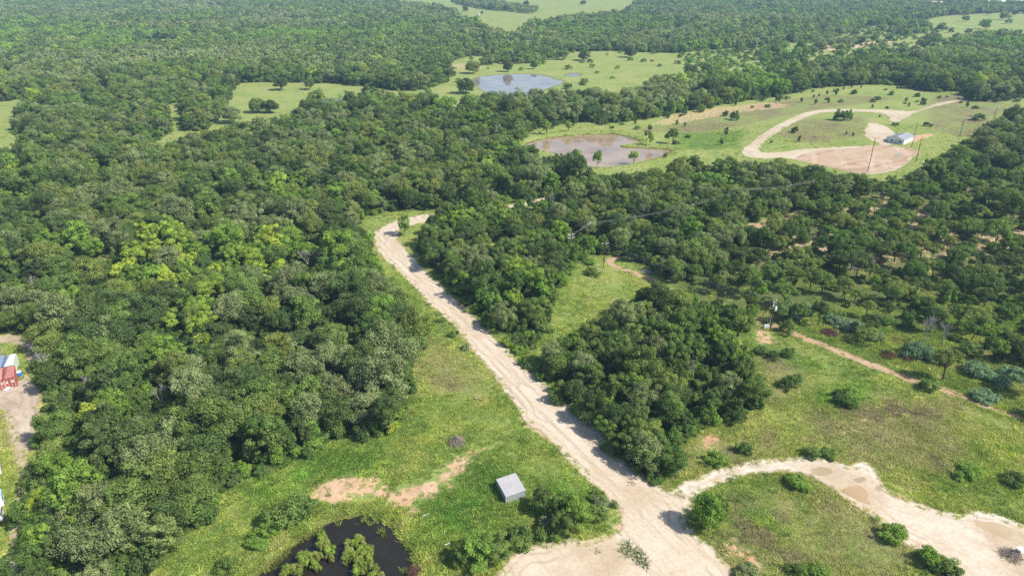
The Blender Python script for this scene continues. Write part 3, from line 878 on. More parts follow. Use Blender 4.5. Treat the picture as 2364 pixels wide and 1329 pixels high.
# trees standing singly in the open (pixel of the foot, kind, crown scale, height scale, colour)
SINGLE = [
    (1628, 1220, "oak", .70, .92, "fresh green", "round full-leaved tree standing alone on the verge at the junction"),
    (1655, 1200, "elm", .45, .55, "mid green", "small tree behind the lone round junction tree"),
    (1330, 1212, "elm", .80, .66, "fresh green", "tallest round tree in the thicket below the metal shed"),
    (1292, 1200, "elm", .62, .55, "deep green", "dark small tree left of the tallest in the thicket below the shed"),
    (1252, 1182, "elm", .60, .50, "dark green", "dark shrubby tree beside the shed's lower right corner"),
    (1300, 1232, "elm", .62, .5, "mid green", "bushy small tree at the front of the thicket below the shed"),
    (1150, 1292, "elm", .72, .5, "mid green", "broad shrubby tree at the sand edge left of the thicket"),
    (1105, 1300, "elm", .78, .5, "fresh green", "wide low tree nearest the dark pond on the sand edge"),
    (1068, 1296, "elm", .50, .4, "mid green", "low leafy tree at the left end of the sand edge clump"),
    (1552, 333, "ash", 1.15, 1.15, "mid green", "leafy tree on the far bank right of the muddy pond"),
    (1500, 338, "ash", .55, .95, "lime green", "slim pale tree on the muddy pond's little peninsula"),
    (1331, 380, "ash", .62, .95, "lime green", "pale sapling tree at the muddy pond's near bank, leftmost of three"),
    (1378, 386, "ash", .66, .95, "fresh green", "middle sapling tree of three on the muddy pond's near bank"),
    (1462, 378, "ash", .80, .85, "lime green", "rounded pale tree on the muddy pond's near bank, rightmost of three"),
    (1197, 338, "ash", 1.05, 1.25, "fresh green", "tall pale tree at the muddy pond's left end"),
    (1262, 312, "ash", .85, 1.0, "lime green", "pale yellow tree on the muddy pond's far bank, left one"),
    (1312, 306, "ash", .72, .85, "lime green", "pale yellow tree on the muddy pond's far bank, right one"),
    (595, 260, "oak", 1.25, 1.05, "mid green", "left one of twin oaks in the bright far meadow"),
    (625, 261, "oak", 1.2, 1.0, "dark green", "right one of twin oaks in the bright far meadow"),
    (535, 284, "oak", 1.35, 1.25, "grey-green", "lone spreading oak left of the twin oaks"),
    (1075, 216, "oak", 1.65, 1.25, "dark green", "big round oak at the left shore of the far pond"),
    (1172, 166, "oak", 1.0, 1.2, "dark green", "upright oak on the back shore of the far pond"),
    (1092, 170, "oak", 1.4, 1.3, "olive green", "oak behind the far pond's left end"),
    (1232, 160, "oak", .9, .8, "dark green", "low dark oak behind the far pond's right half"),
    (1590, 176, "oak", 1.2, 1.2, "dark green", "dark oak at the right edge of the far meadow"),
    (1635, 168, "oak", 1.4, 1.1, "mid green", "broad oak beside the dark oak at the far meadow's right edge"),
    (1455, 133, "oak", 1.4, 1.3, "dark green", "oak standing forward of the wood behind the far meadow"),
    (1345, 140, "oak", 1.5, 1.2, "dark green", "spreading oak on the back of the far meadow"),
    (1300, 138, "oak", 1.4, 1.2, "mid green", "oak left of the spreading one on the back of the far meadow"),
    (650, 208, "oak", 1.5, 1.2, "dark green", "oak pair's larger tree at the back of the twin-oak meadow"),
    (715, 207, "oak", 1.1, 1.1, "mid green", "single oak at the back right of the twin-oak meadow"),
    (1990, 103, "oak", 1.2, 1.1, "dark green", "dark oak in the far right scrub field"),
    (1215, 16, "oak", 1.6, 1.5, "dark green", "large lone oak on the top pasture"),
    (1074, 28, "oak", 1.3, 1.2, "dark green", "round oak left on the top pasture"),
    (1113, 34, "oak", .9, .8, "mid green", "small tree in the middle of the top pasture"),
    (1345, 12, "oak", 1.5, 1.2, "dark green", "lone oak at the right of the top pasture"),
    (2210, 34, "cedar", 1.8, 1.7, "dark cedar-green", "pointed dark tree in the far right field"),
    (2325, 34, "oak", 1.1, 1.0, "dark green", "round dark tree at the far right field's edge, left of two"),
    (2342, 36, "oak", 1.2, 1.0, "dark green", "round dark tree at the far right field's edge, right of two"),
    (1396, 1010, "elm", .62, .55, "fresh green", "bright small tree at the road edge of the copse"),
    (1445, 1052, "elm", .8, .62, "mid green", "leafy tree in the copse's lower tip by the road"),
    (1490, 1080, "elm", .75, .62, "mid green", "round tree near the end of the copse's lower tip"),
    (1545, 1096, "elm", .72, .62, "deep green", "last dark tree at the copse's lower tip"),
    (1515, 1062, "elm", .72, .62, "deep green", "dark tree just above the copse's last tree"),
    (1460, 1020, "elm", .72, .68, "mid green", "tree on the meadow side of the copse's lower tip"),
    (380, 1282, "ash", .95, 1.0, "pale green", "tall pale tree standing out at the meadow's left bottom"),
    (440, 1206, "cedar", .95, .8, "dark cedar-green", "dark round cedar at the meadow's left edge"),
    (935, 545, "ash", .8, .95, "fresh green", "fresh green tree on the inside of the road bend"),
]
SHRUBS = [
    (1362, 972, 1.25, 1.7, "pale green", "pale loose shrub with bare stems beside the gravel road"),
    (1392, 1165, 1.2, .8, "grey-green", "grey grassy shrub by the road left of the junction"), (1378, 1150, 1.0, .7, "mid green", "low shrub above the grey grassy one"),
    (640, 1205, 1.9, 1.9, "mid green", "dark bush left of the pond reeds"), (690, 1180, 1.9, 1.8, "deep green", "broad bush right above the pond reeds"), (660, 1188, 1.5, 1.5, "mid green", "bush between two larger ones above the pond"),
    (620, 1225, 1.3, 1.1, "fresh green", "fresh low bush at the pond's left bank"), (590, 1260, 1.3, .8, "fresh green", "low bush on the left bank below the larger bushes"), (515, 1312, 1.1, .9, "mid green", "lone small bush at the bottom of the left meadow"),
    (770, 985, 1.9, 2.0, "yellow-green", "bright yellow bush at the wood's lower edge, right of two"), (738, 990, 1.4, 1.6, "yellow-green", "bright yellow bush at the wood's lower edge, left of two"), (902, 992, 1.2, 1.2, "yellow-green", "yellow bush under the wood's corner by the meadow"),
    (1368, 632, 1.5, 1.1, "mid green", "round bush in the clearing left of the wooden pole"), (1362, 608, 1.2, 1.0, "fresh green", "bush behind the round one in the clearing"),
    (1688, 974, 1.1, 1.5, "dark green", "small dark sapling right of the copse"), (1655, 1066, 1.3, 1.2, "fresh green", "fresh bush between copse tip and loop track"), (1718, 1044, 1.0, 1.0, "mid green", "small bush above the loop track"),
    (1875, 1052, 1.2, .9, "mid green", "bush at the top of the loop track, left one"), (1905, 1052, 1.2, .7, "deep green", "dark flat bush at the top of the loop track, right one"),
    (1836, 1124, 1.5, 1.1, "fresh green", "bush inside the loop near its top"), (2060, 1240, 1.5, 1.1, "fresh green", "bush inside the loop by its right edge"), (2148, 1300, 1.4, 1.4, "fresh green", "upper of two bushes at the loop's lower edge"), (2178, 1322, 1.5, 1.2, "mid green", "lower of two bushes at the loop's lower edge"),
    (1838, 1320, 1.1, .9, "mid green", "small bush at the bottom inside the loop"), (1880, 1328, 1.2, .9, "fresh green", "bush beside the small one at the bottom inside the loop"),
    (1945, 932, 1.7, 1.2, "deep green", "dark spreading bush in the right meadow"), (1970, 915, 1.6, .9, "fresh green", "bright low bush behind the dark one in the right meadow"),
    (1760, 818, 1.3, 1.0, "deep green", "left bush of a row in the meadow below the transformer pole"), (1788, 826, 1.0, .9, "dark green", "middle bush of the row below the transformer pole"), (1815, 822, 1.1, 1.1, "deep green", "right bush of the row below the transformer pole"),
    (1808, 890, 1.2, 1.0, "dark green", "left of two dark bushes in the right meadow's middle"), (1842, 884, 1.3, 1.1, "deep green", "right of two dark bushes in the right meadow's middle"), (1742, 938, 1.1, 1.2, "dark green", "dark bush at the copse's right corner"),
    (2235, 1098, 1.6, .8, "fresh green", "low bright bush right of the wheel tracks"), (2350, 1120, 1.5, 1.2, "mid green", "bush at the right edge above the loop track"),
    (1210, 1250, 1.7, 1.5, "mid green", "bush on the sand edge left of the thicket"), (1190, 1240, 1.3, 1.2, "mid green", "smaller bush left beside the sand edge bush"), (1260, 1215, 1.2, 1.0, "grey-green", "grey bush in the thicket's left part"), (1365, 1190, 1.5, 1.1, "mid green", "bush at the thicket's right side"),
    (1022, 742, .8, .6, "mid green", "small bush on the verge left of the road"), (1045, 775, .9, .6, "mid green", "little verge bush lower on the road's left side"), (1075, 805, .8, .6, "grey-green", "grey verge bush farther down the road's left side"),
    (1170, 800, 1.1, 1.1, "lime green", "pale bush at the clearing's mouth by the road"), (1085, 718, 1.0, 1.0, "pale green", "pale tuft shrub on the road's right verge"),
    (1725, 1322, 1.3, .9, "grey-green", "grey dry bush at the loop's lower left edge"),
]


def zone_name(px, py):
    if px < 120 and py > 740: return "by the left dirt lane"
    return None


LANDMARK = [("the metal shed", 1180, 1130), ("the brush pile", 1055, 1012), ("the road bend", 905, 525), ("the red container", 18, 885), ("the dark pond", 775, 1230), ("the transformer pole", 1788, 763), ("the clearing pole", 1396, 618),
            ("the muddy pond", 1370, 345), ("the white building", 2078, 330), ("the lone junction tree", 1628, 1215), ("the yellow-green grove", 400, 620), ("the grassy clearing", 1320, 720), ("the savanna's dead oaks", 2130, 775),
            ("the sandy gap", 1770, 525), ("the road's middle", 1110, 790), ("the dead grey oak", 1490, 500), ("the small glade", 250, 600), ("the left meadow", 30, 320), ("the twin oaks", 610, 262), ("the upper left edge", 0, 600)]
LMW = [(n, W(a, b)[:2]) for n, a, b in LANDMARK]
ORD = ["nearest", "second nearest", "third nearest", "fourth nearest", "fifth nearest", "sixth nearest", "seventh nearest", "eighth nearest", "ninth nearest", "tenth nearest", "eleventh nearest", "twelfth nearest",
       "thirteenth nearest", "fourteenth nearest", "fifteenth nearest", "sixteenth nearest", "seventeenth nearest", "eighteenth nearest", "nineteenth nearest", "twentieth nearest"]


def nth(k):
    w = ORD[k].replace(" nearest", "") if k < len(ORD) else f"{k + 1}th"
    return "first" if w == "nearest" else w


DIRS = ["right of", "behind and right of", "behind", "behind and left of", "left of", "in front and left of", "in front of", "in front and right of"]


def where(x, y):
    best = min(LMW, key=lambda q: (q[1][0] - x) ** 2 + (q[1][1] - y) ** 2)
    a = math.atan2(y - best[1][1], x - best[1][0])
    return best[0], DIRS[int(round(a / (math.pi / 4))) % 8], math.hypot(x - best[1][0], y - best[1][1])


KNAME = {"round_oak": ("oak_tree", "oak", "oaks standing in the open"), "oak": ("oak_tree", "oak", "oaks packed in the woods"), "elm": ("elm_tree", "leafy tree", "leafy trees mixed into the woods"), "savanna_oak": ("savanna_oak", "open-trunked oak", "spaced oaks of the savanna"),
         "ash": ("ash_tree", "bright tree", "bright trees scattered in the woods"), "cedar": ("cedar_tree", "cedar", "dark cedars among the oaks"), "shrub": ("shrub", "shrub", "shrubs on the open ground"), "vine": ("vine_mound", "vine mound", "silvery vine mounds along the trail"), "willow": ("willow_clump", "willow clump", "willow clumps in the dark pond")}
CATS = {"round_oak": "tree", "oak": "tree", "elm": "tree", "savanna_oak": "tree", "ash": "tree", "cedar": "tree", "shrub": "shrub", "vine": "vine", "willow": "willow"}


def plant(x, y, kind, s, zs, tw, rz, label, z=0.0, parts=True):
    cm, tm = KIND[kind][random.randrange(len(KIND[kind]))]
    nm, _, grp = KNAME[kind]
    e = bpy.data.objects.new(nm, None); e.location = (x, y, z); e.rotation_euler = (0, 0, rz); u_ = random.uniform(.84, 1.18); e.scale = (s * u_, s / u_, zs)
    col.objects.link(e)
    tag(e, label, CATS[kind], grp)
    c = bpy.data.objects.new("crown", cm); c.parent = e; c["tint"] = jit(TINT[tw]); col.objects.link(c)
    t = bpy.data.objects.new("stems" if kind in ("shrub", "vine", "willow") else "trunk", tm); t.parent = e; col.objects.link(t)
    return e


# the largest in view become individuals, the rest one mass
ta = np.array([(t[0], t[1], t[3]) for t in trees])
tpx, tpy, tz = PX(ta[:, 0], ta[:, 1], 5.0)
show = np.where((tpx > -30) & (tpx < 2394) & (tpy > -20) & (tpy < 1360), ta[:, 2] / tz, -1)
LIMIT = {"oak": 300, "elm": 190, "savanna_oak": 200, "ash": 110, "cedar": 40, "shrub": 60}
cnt = {}
rank = {}
solo = []; mass = []
for i in np.argsort(-show):
    t = trees[i]; k = t[2]
    if show[i] > 0 and cnt.get(k, 0) < LIMIT[k]:
        cnt[k] = cnt.get(k, 0) + 1
        solo.append(t)
    else:
        mass.append(t)
keyed = {}
for t in solo:
    lm, d, dist = where(t[0], t[1])
    sz = "small " if t[3] < .74 else "tall " if t[4] > 1.02 else ""
    keyed.setdefault((t[2], t[5], sz, lm, d), []).append((dist, t))
for (k, tw, sz, lm, d), lst in keyed.items():
    lst.sort(key=lambda q: q[0])
    for j, (dist, t) in enumerate(lst):
        lab = f"{sz}{tw} {KNAME[k][1]} {d} {lm}" + (f", {ORD[j]}" if len(lst) > 1 and j < len(ORD) else "")
        plant(*t, lab)
for (px, py, kind, s, zs, tw, lab) in SINGLE:
    p = W(px, py)
    plant(p[0], p[1], "round_oak" if kind == "oak" else kind, s, zs, tw, random.uniform(0, 6.28), lab)
for (px, py, s, zs, tw, lab) in SHRUBS:
    p = W(px, py)
    plant(p[0], p[1], "shrub", s, zs, tw, random.uniform(0, 6.28), lab)

# far woods
X, Y = jgrid(430, 1000, 8.6, .45, .84)
X2, Y2 = jgrid(1000, 2300, 12.0, .45, .82)
FX = np.concatenate([X, X2]); FY = np.concatenate([Y, Y2])
EXTRA = [(WP([(1040, 4), (1110, 7), (1240, 25), (1232, 33), (1130, 24), (1060, 13)]), .8), (WP([(1100, 152), (1130, 136), (1280, 127), (1290, 140), (1180, 150)]), .8), (OPEN["farfields_b"], .07), (OPEN["farfields"], .025),
         (WP([(1000, 14), (1050, 30), (1060, 36), (1010, 30)]), .7), (WP([(1730, 130), (1800, 118), (1860, 140), (1800, 160)]), .3), (WP([(2060, 60), (2130, 52), (2140, 66), (2090, 84)]), .5)]
ok = free(FX, FY) & (rng.random(FX.shape) > .06)
inw = np.ones(FX.shape, bool)
for p_ in POND.values(): inw &= ~inside(p_, FX, FY)
for p_, pr in EXTRA: ok |= inside(p_, FX, FY) & (rng.random(FX.shape) < pr) & inw
FX, FY = FX[ok], FY[ok]


def instancer(name, pts, variants, index, rot, scl, tint, label):
    """one object that repeats the given meshes over points"""
    src = bpy.data.collections.new(name + "_source")
    for i, me in enumerate(variants):
        so = bpy.data.objects.new(f"{name}_source_{i:02d}", me); src.objects.link(so)
    me = mesh_np(name, pts, [], None)
    n = len(pts)
    for nm, typ, arr in (("idx", 'INT', index), ("rot", 'FLOAT_VECTOR', rot), ("scl", 'FLOAT_VECTOR', scl), ("tint", 'FLOAT_COLOR', tint)):
        a = me.attributes.new(nm, typ, 'POINT')
        a.data.foreach_set({"INT": "value", "FLOAT_VECTOR": "vector", "FLOAT_COLOR": "color"}[typ], np.asarray(arr, np.int32 if typ == 'INT' else np.float32).ravel())
    ng = bpy.data.node_groups.new(name + "_scatter", 'GeometryNodeTree')
    ng.interface.new_socket("Geometry", in_out='INPUT', socket_type='NodeSocketGeometry')
    ng.interface.new_socket("Geometry", in_out='OUTPUT', socket_type='NodeSocketGeometry')
    gi = ng.nodes.new("NodeGroupInput"); go = ng.nodes.new("NodeGroupOutput")
    ip = ng.nodes.new("GeometryNodeInstanceOnPoints"); ci = ng.nodes.new("GeometryNodeCollectionInfo")
    ci.inputs["Collection"].default_value = src
    ci.inputs["Separate Children"].default_value = True; ci.inputs["Reset Children"].default_value = True
    ip.inputs["Pick Instance"].default_value = True

    def na(nm, typ):
        q = ng.nodes.new("GeometryNodeInputNamedAttribute"); q.data_type = typ; q.inputs["Name"].default_value = nm
        return q.outputs[0]
    L = ng.links.new
    L(gi.outputs[0], ip.inputs["Points"]); L(ci.outputs[0], ip.inputs["Instance"])
    L(na("idx", 'INT'), ip.inputs["Instance Index"]); L(na("rot", 'FLOAT_VECTOR'), ip.inputs["Rotation"]); L(na("scl", 'FLOAT_VECTOR'), ip.inputs["Scale"])
    L(ip.outputs[0], go.inputs[0])
    o = link(name, me)
    md = o.modifiers.new("scatter", 'NODES'); md.node_group = ng
    return tag(o, label, kind="stuff")


def tints(words, a=.14):
    c = np.array([TINT[w] for w in words])
    k = rng.uniform(1 - a, 1 + a, (len(c), 1)) * rng.uniform(1 - a * .2, 1 + a * .2, c.shape)
    return np.concatenate([c * k, np.ones((len(c), 1))], 1)


variants = []
vid = {}
for k in ("oak", "elm", "savanna_oak", "ash", "cedar", "shrub"):
    vid[k] = []
    for cm, tm in KIND[k]:
        vid[k].append(len(variants)); variants.append(cm)
        variants.append(tm)
vid["far"] = []
for cm in FARCROWN:
    vid["far"].append(len(variants)); variants.append(cm)
pts = []; ix = []; rt = []; sc = []; tw = []
for (x, y, kind, s, zs, t, rz) in mass:
    v = random.choice(vid[kind])
    for q in (v, v + 1):
        pts.append((x, y, 0)); ix.append(q); rt.append((0, 0, rz)); sc.append((s, s * 1.08, zs)); tw.append(t)
n0 = len(pts)
tn = fbm(FX, FY, 120, 3, 71); hn = fbm(FX, FY, 90, 2, 72)
for i in range(len(FX)):
    near_far = FY[i] > 1000
    u = tn[i] + random.uniform(-.2, .2)
    t = "fresh green" if u > .77 else "mid green" if u > .62 else "grey-green" if u < .40 else random.choice(("dark green", "olive green", "dark green", "mid green"))
    if random.random() < .02: t = "lime green"
    s = random.uniform(.75, 1.25) * (.8 + .5 * hn[i]) * (1.15 if near_far else 1.0)
    if FY[i] < 620:
        v = random.choice(vid["oak"]); s *= 1.12
        pts.append((FX[i], FY[i], 0)); ix.append(v + 1); rt.append((0, 0, 0)); sc.append((s, s, s)); tw.append(t)
    else:
        v = random.choice(vid["far"])
    pts.append((FX[i], FY[i], -0.2)); ix.append(v); rt.append((0, 0, random.uniform(0, 6.28))); sc.append((s, s, s * random.uniform(.8, 1.1))); tw.append(t)
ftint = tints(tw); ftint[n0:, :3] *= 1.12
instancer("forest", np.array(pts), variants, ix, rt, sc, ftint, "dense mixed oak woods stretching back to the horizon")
print("TREES", {k: cnt[k] for k in cnt}, "mass", len(mass), "far", len(FX))

# undergrowth filling the wood floor
X, Y = jgrid(62, 430, 3.0, .45)
Xe, Ye = jgrid(430, 900, 5.0, .45, .8)
ed = np.full(Xe.shape, 20.0)
for p_ in OPEN.values(): ed = np.minimum(ed, sdf(p_, Xe, Ye, 14.0))
for p_ in POND.values(): ed = np.where(sdf(p_, Xe, Ye, 9.0) < 2, 99, ed)
ed = (ed > -2) & (ed < 9)
X = np.concatenate([X, Xe[ed]]); Y = np.concatenate([Y, Ye[ed]])
ok = ((Y > 430) | free(X, Y, -1.0)) & (rng.random(X.shape) > np.where(inside(SAVANNA, X, Y), .84, .22)) & ~inside(VINESTRIP, X, Y)
X, Y = X[ok], Y[ok]
sh = [c for c, _ in KIND["shrub"]]
s = rng.uniform(.65, 1.6, len(X)) * np.where(Y > 430, 1.5, 1)
instancer("undergrowth", np.stack([X, Y, np.zeros(len(X))], -1), sh, rng.integers(0, len(sh), len(X)), np.stack([0 * X, 0 * X, rng.uniform(0, 6.28, len(X))], -1), np.stack([s, s, s * rng.uniform(.6, 1.7, len(X))], -1),
          tints([random.choice(("dark green", "deep green", "mid green", "fresh green", "deep green")) for _ in X]), "tangled brush under the trees")


# ------------------------------------------------------------------ grass
def tuft_mesh(name, seed, n, h, r, w):
    g = np.random.default_rng(seed)
    V = []
    for i in range(n):
        a = g.uniform(0, 6.28); q = r * math.sqrt(g.random()); b = np.array([math.cos(a) * q, math.sin(a) * q, -0.03])
        lean = g.normal(size=2) * .75
        hh = h * g.uniform(.5, 1.15)
        tip = b + np.array([lean[0] * hh, lean[1] * hh, hh])
        t = unit(np.array([g.normal(), g.normal(), 0])) * w * g.uniform(.6, 1.3)
        V += [b - t, b + t, (b + tip) / 2 + t * .9 + np.array([0, 0, .05]), tip]
    V = np.array(V)
    return mesh_np(name, V, np.arange(len(V)).reshape(-1, 4), LEAF, [("var", 'FACE', 'FLOAT', g.random(n))])


TUFT = [tuft_mesh(f"tuft_{i}", 40 + i, 24, .42, .45, .036) for i in range(5)]
WEED = [tuft_mesh(f"weed_{i}", 60 + i, 34, .75, .45, .045) for i in range(4)]


def scatter_area(x, y):
    o = np.zeros(x.shape, bool)
    for k in ("south", "clearing", "lane", "glade", "glade_b", "glade_c", "spur", "roadtop", "pondfield", "farmeadow", "oakmeadow", "leftmeadow"):
        o |= inside(OPEN[k], x, y)
    o |= inside(SAVANNA, x, y)
    o |= (y < 210) & (rng.random(x.shape) < .45)
    px, py, zc = PX(x, y)
    o &= (px > -60) & (px < 2430) & (py < 1400)
    return o


def road_dist(x, y):
    d = np.full(x.shape, 20.0)
    for p in road_polys: d = np.minimum(d, sdf(p, x, y, 6.0))
    return d


def mask(polys, x, y, a, b):
    m = np.zeros(x.shape)
    for p in polys: m = np.maximum(m, sstep(a, b, sdf(p, x, y, 14.0)))
    return m


# spacing grows with distance so that the sward keeps its grain
gxs = []; gys = []
for (a, b, sp) in ((66, 130, .50), (130, 200, .68), (200, 300, 1.15), (300, 420, 2.2)):
    xx, yy = jgrid(a, b, sp, .5, .80)
    gxs.append(xx); gys.append(yy)
TX = np.concatenate(gxs); TY = np.concatenate(gys)
ok = scatter_area(TX, TY)
TX, TY = TX[ok], TY[ok]
d = road_dist(TX, TY) + (fbm(TX, TY, 3.0, 2, 9) - .5) * 1.6
bare = np.zeros(TX.shape)
for p, s_, r_ in BAREW: bare = np.maximum(bare, s_ * sstep(1.5, -1.2, sdf(p, TX, TY, 8.0)))
pd = np.full(TX.shape, 9.0)
for p in POND.values(): pd = np.minimum(pd, sdf(p, TX, TY, 9.0))
d = np.where(inside(SAVANNA, TX, TY) & (TY > 175) & (rng.random(TX.shape) < .75), -9, d)
ok = ((d > -.1) | ((d > -1.3) & (rng.random(TX.shape) < .22))) & (rng.random(TX.shape) > bare * .95) & (pd > -.3)
TX, TY, bare, pd = TX[ok], TY[ok], bare[ok], pd[ok]
k_ = track_dist(TX, TY) > .3
TX, TY, bare, pd = TX[k_], TY[k_], bare[k_], pd[k_]
lush = mask(LUSH, TX, TY, 5, -5); dry = mask(DRY, TX, TY, 7, -6)
n1 = fbm(TX, TY, 24, 3, 81); n2 = fbm(TX, TY, 3.5, 3, 82)
v = np.clip(.5 * n1 + .5 * n2 + rng.normal(0, .06, len(TX)), 0, 1)


def lerpc(stops, v):
    p = [q[0] for q in stops]
    return np.stack([np.interp(v, p, [q[1][i] for q in stops]) for i in range(3)], -1)


gc = lerpc([(.3, (.092, .142, .032)), (.45, (.160, .192, .044)), (.58, (.208, .220, .062)), (.7, (.228, .210, .100))], v)
dc = lerpc([(.3, (.13, .15, .045)), (.5, (.185, .175, .075)), (.7, (.22, .19, .115))], v)
lc = lerpc([(.3, (.05, .115, .02)), (.65, (.105, .185, .03))], v)
gc = gc + (dc - gc) * (dry * sstep(.3, .6, n1))[:, None]
gc = gc + (lc - gc) * (lush * sstep(.3, .55, n2))[:, None]
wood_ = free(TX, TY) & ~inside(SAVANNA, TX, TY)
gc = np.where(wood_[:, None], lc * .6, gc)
gc *= 2.25 * (rng.uniform(.78, 1.2, len(gc)) * (.80 + .40 * fbm(TX, TY, 1.8, 2, 91)))[:, None]
mot = sstep(.56, .68, fbm(TX, TY, 6.5, 3, 92)) * (.35 + .65 * sstep(.45, .6, fbm(TX, TY, 40, 2, 93)))
gc = gc + (np.array([.15, .25, .05]) * rng.uniform(.7, 1.3, (len(gc), 1)) - gc) * (.6 * mot * (1 - dry))[:, None]
brn = sstep(.52, .66, fbm(TX, TY, 4.5, 3, 94)) * dry
gc = gc + (np.array([.32, .265, .18]) * rng.uniform(.6, 1.3, (len(gc), 1)) - gc) * (.8 * brn)[:, None]
tall = (lush > .4) & (rng.random(len(TX)) < .3) | ((pd < 5) & (rng.random(len(TX)) < .5)) | (rng.random(len(TX)) < .05)
dist = np.hypot(TX, TY)
s = rng.uniform(.7, 1.35, len(TX)) * np.interp(dist, [80, 200, 330, 640], [.85, 1.05, 1.4, 1.6])
zs = s * np.interp(dist, [80, 200, 330, 640], [.9, .7, .45, .3]) * rng.uniform(.7, 1.3, len(TX)) * np.where(dry > .5, .8, 1)
ti = np.where(tall, len(TUFT) + rng.integers(0, len(WEED), len(TX)), rng.integers(0, len(TUFT), len(TX)))
gh = ground_h(TX, TY)
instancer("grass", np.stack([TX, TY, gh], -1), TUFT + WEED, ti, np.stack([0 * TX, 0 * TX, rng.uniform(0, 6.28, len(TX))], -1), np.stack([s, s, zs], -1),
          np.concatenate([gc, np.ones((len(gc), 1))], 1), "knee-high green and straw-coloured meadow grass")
print("TUFTS", len(TX))

# ------------------------------------------------------------------ built things
GALV = simple("galvanised_steel", (0.36, 0.375, 0.40), 0.45, 0.08, 0.8, 0.0, 0.5)
GALVROOF = simple("galvanised_roof", (0.36, 0.35, 0.365), 0.5, 0.08, 0.8, 0.0, 0.5)
WHITE = simple("white_paint", (0.72, 0.72, 0.71), 0.6, 0.06, 0.6)
GREYROOF = simple("grey_metal_roof", (0.27, 0.28, 0.30), 0.5, 0.08, 0.5, 0.0, 0.5)
GLASS = simple("dark_glass", (0.03, 0.035, 0.045), 0.08, 0.1, 1.0, 0.0, 0.6)
TRIM = simple("grey_trim", (0.45, 0.46, 0.48), 0.6, 0.05)
POLEWOOD = simple("pole_wood", (0.075, 0.052, 0.042), 0.9, 0.25, 2.0)
ARMWOOD = simple("weathered_arm", (0.50, 0.48, 0.46), 0.85, 0.15, 2.0)
PORCELAIN = simple("porcelain", (0.62, 0.62, 0.62), 0.4, 0.05)
WIRE = simple("aluminium_wire", (0.30, 0.30, 0.31), 0.5, 0.05)


def ribbed(m, p0, p1, up, n, depth, out):
    """a ribbed metal panel from p0 to p1, raised along up"""
    p0, p1, up, out = Vector(p0), Vector(p1), Vector(up), Vector(out)
    prof = []
    for i in range(n):
        for t, d in ((0, 0), (.55, 0), (.65, 1), (.9, 1)):
            prof.append((p0.lerp(p1, (i + t) / n) + out * (depth * d)))
    prof.append(p1.copy())
    b = len(m.v)
    m.v += [tuple(p) for p in prof] + [tuple(p + up) for p in prof]
    k = len(prof)
    for i in range(k - 1):
        m.f.append([b + i, b + i + 1, b + k + i + 1, b + k + i])
    return m


def metal_shed():
    hz = 1.75
    A, B, C, D = (Vector(W(x, y, hz)) for x, y in ((1147, 1109), (1189, 1095), (1212, 1130), (1168, 1145)))
    o = (A + B + C + D) / 4; o.z = 0
    root = tag(empty("metal_shed", o), "small ribbed grey metal shed with flat roof in the meadow", "shed")
    c = [q - o for q in (A, B, C, D)]
    for i in range(4):
        p, q = c[i].copy(), c[(i + 1) % 4].copy(); p.z = q.z = -.1
        out = (q - p).cross(Vector((0, 0, 1))).normalized()
        if out.dot((p + q) / 2) < 0: out = -out
        m = MB(); ribbed(m, p, q, (0, 0, hz), max(6, int((q - p).length / .32)), .05, out); m.build("wall", GALV, root)
        MB().tube([(p.x * 1.012, p.y * 1.012, -.1), (p.x * 1.012, p.y * 1.012, hz - .1)], .05, 5).build("corner_trim", TRIM, root)
    r = [Vector((q.x * 1.05, q.y * 1.05, hz + .02 + (.22 if i in (0, 1) else .0))) for i, q in enumerate(c)]
    m = MB(); ribbed(m, r[3], r[0], r[2] - r[3], 13, .08, (0, 0, 1)); rf = m.build("roof", GALVROOF, root)
    for a, b in ((3, 2), (0, 1)):
        MB().tube([r[a], r[b]], .05, 5).build("roof_edge", TRIM, rf)


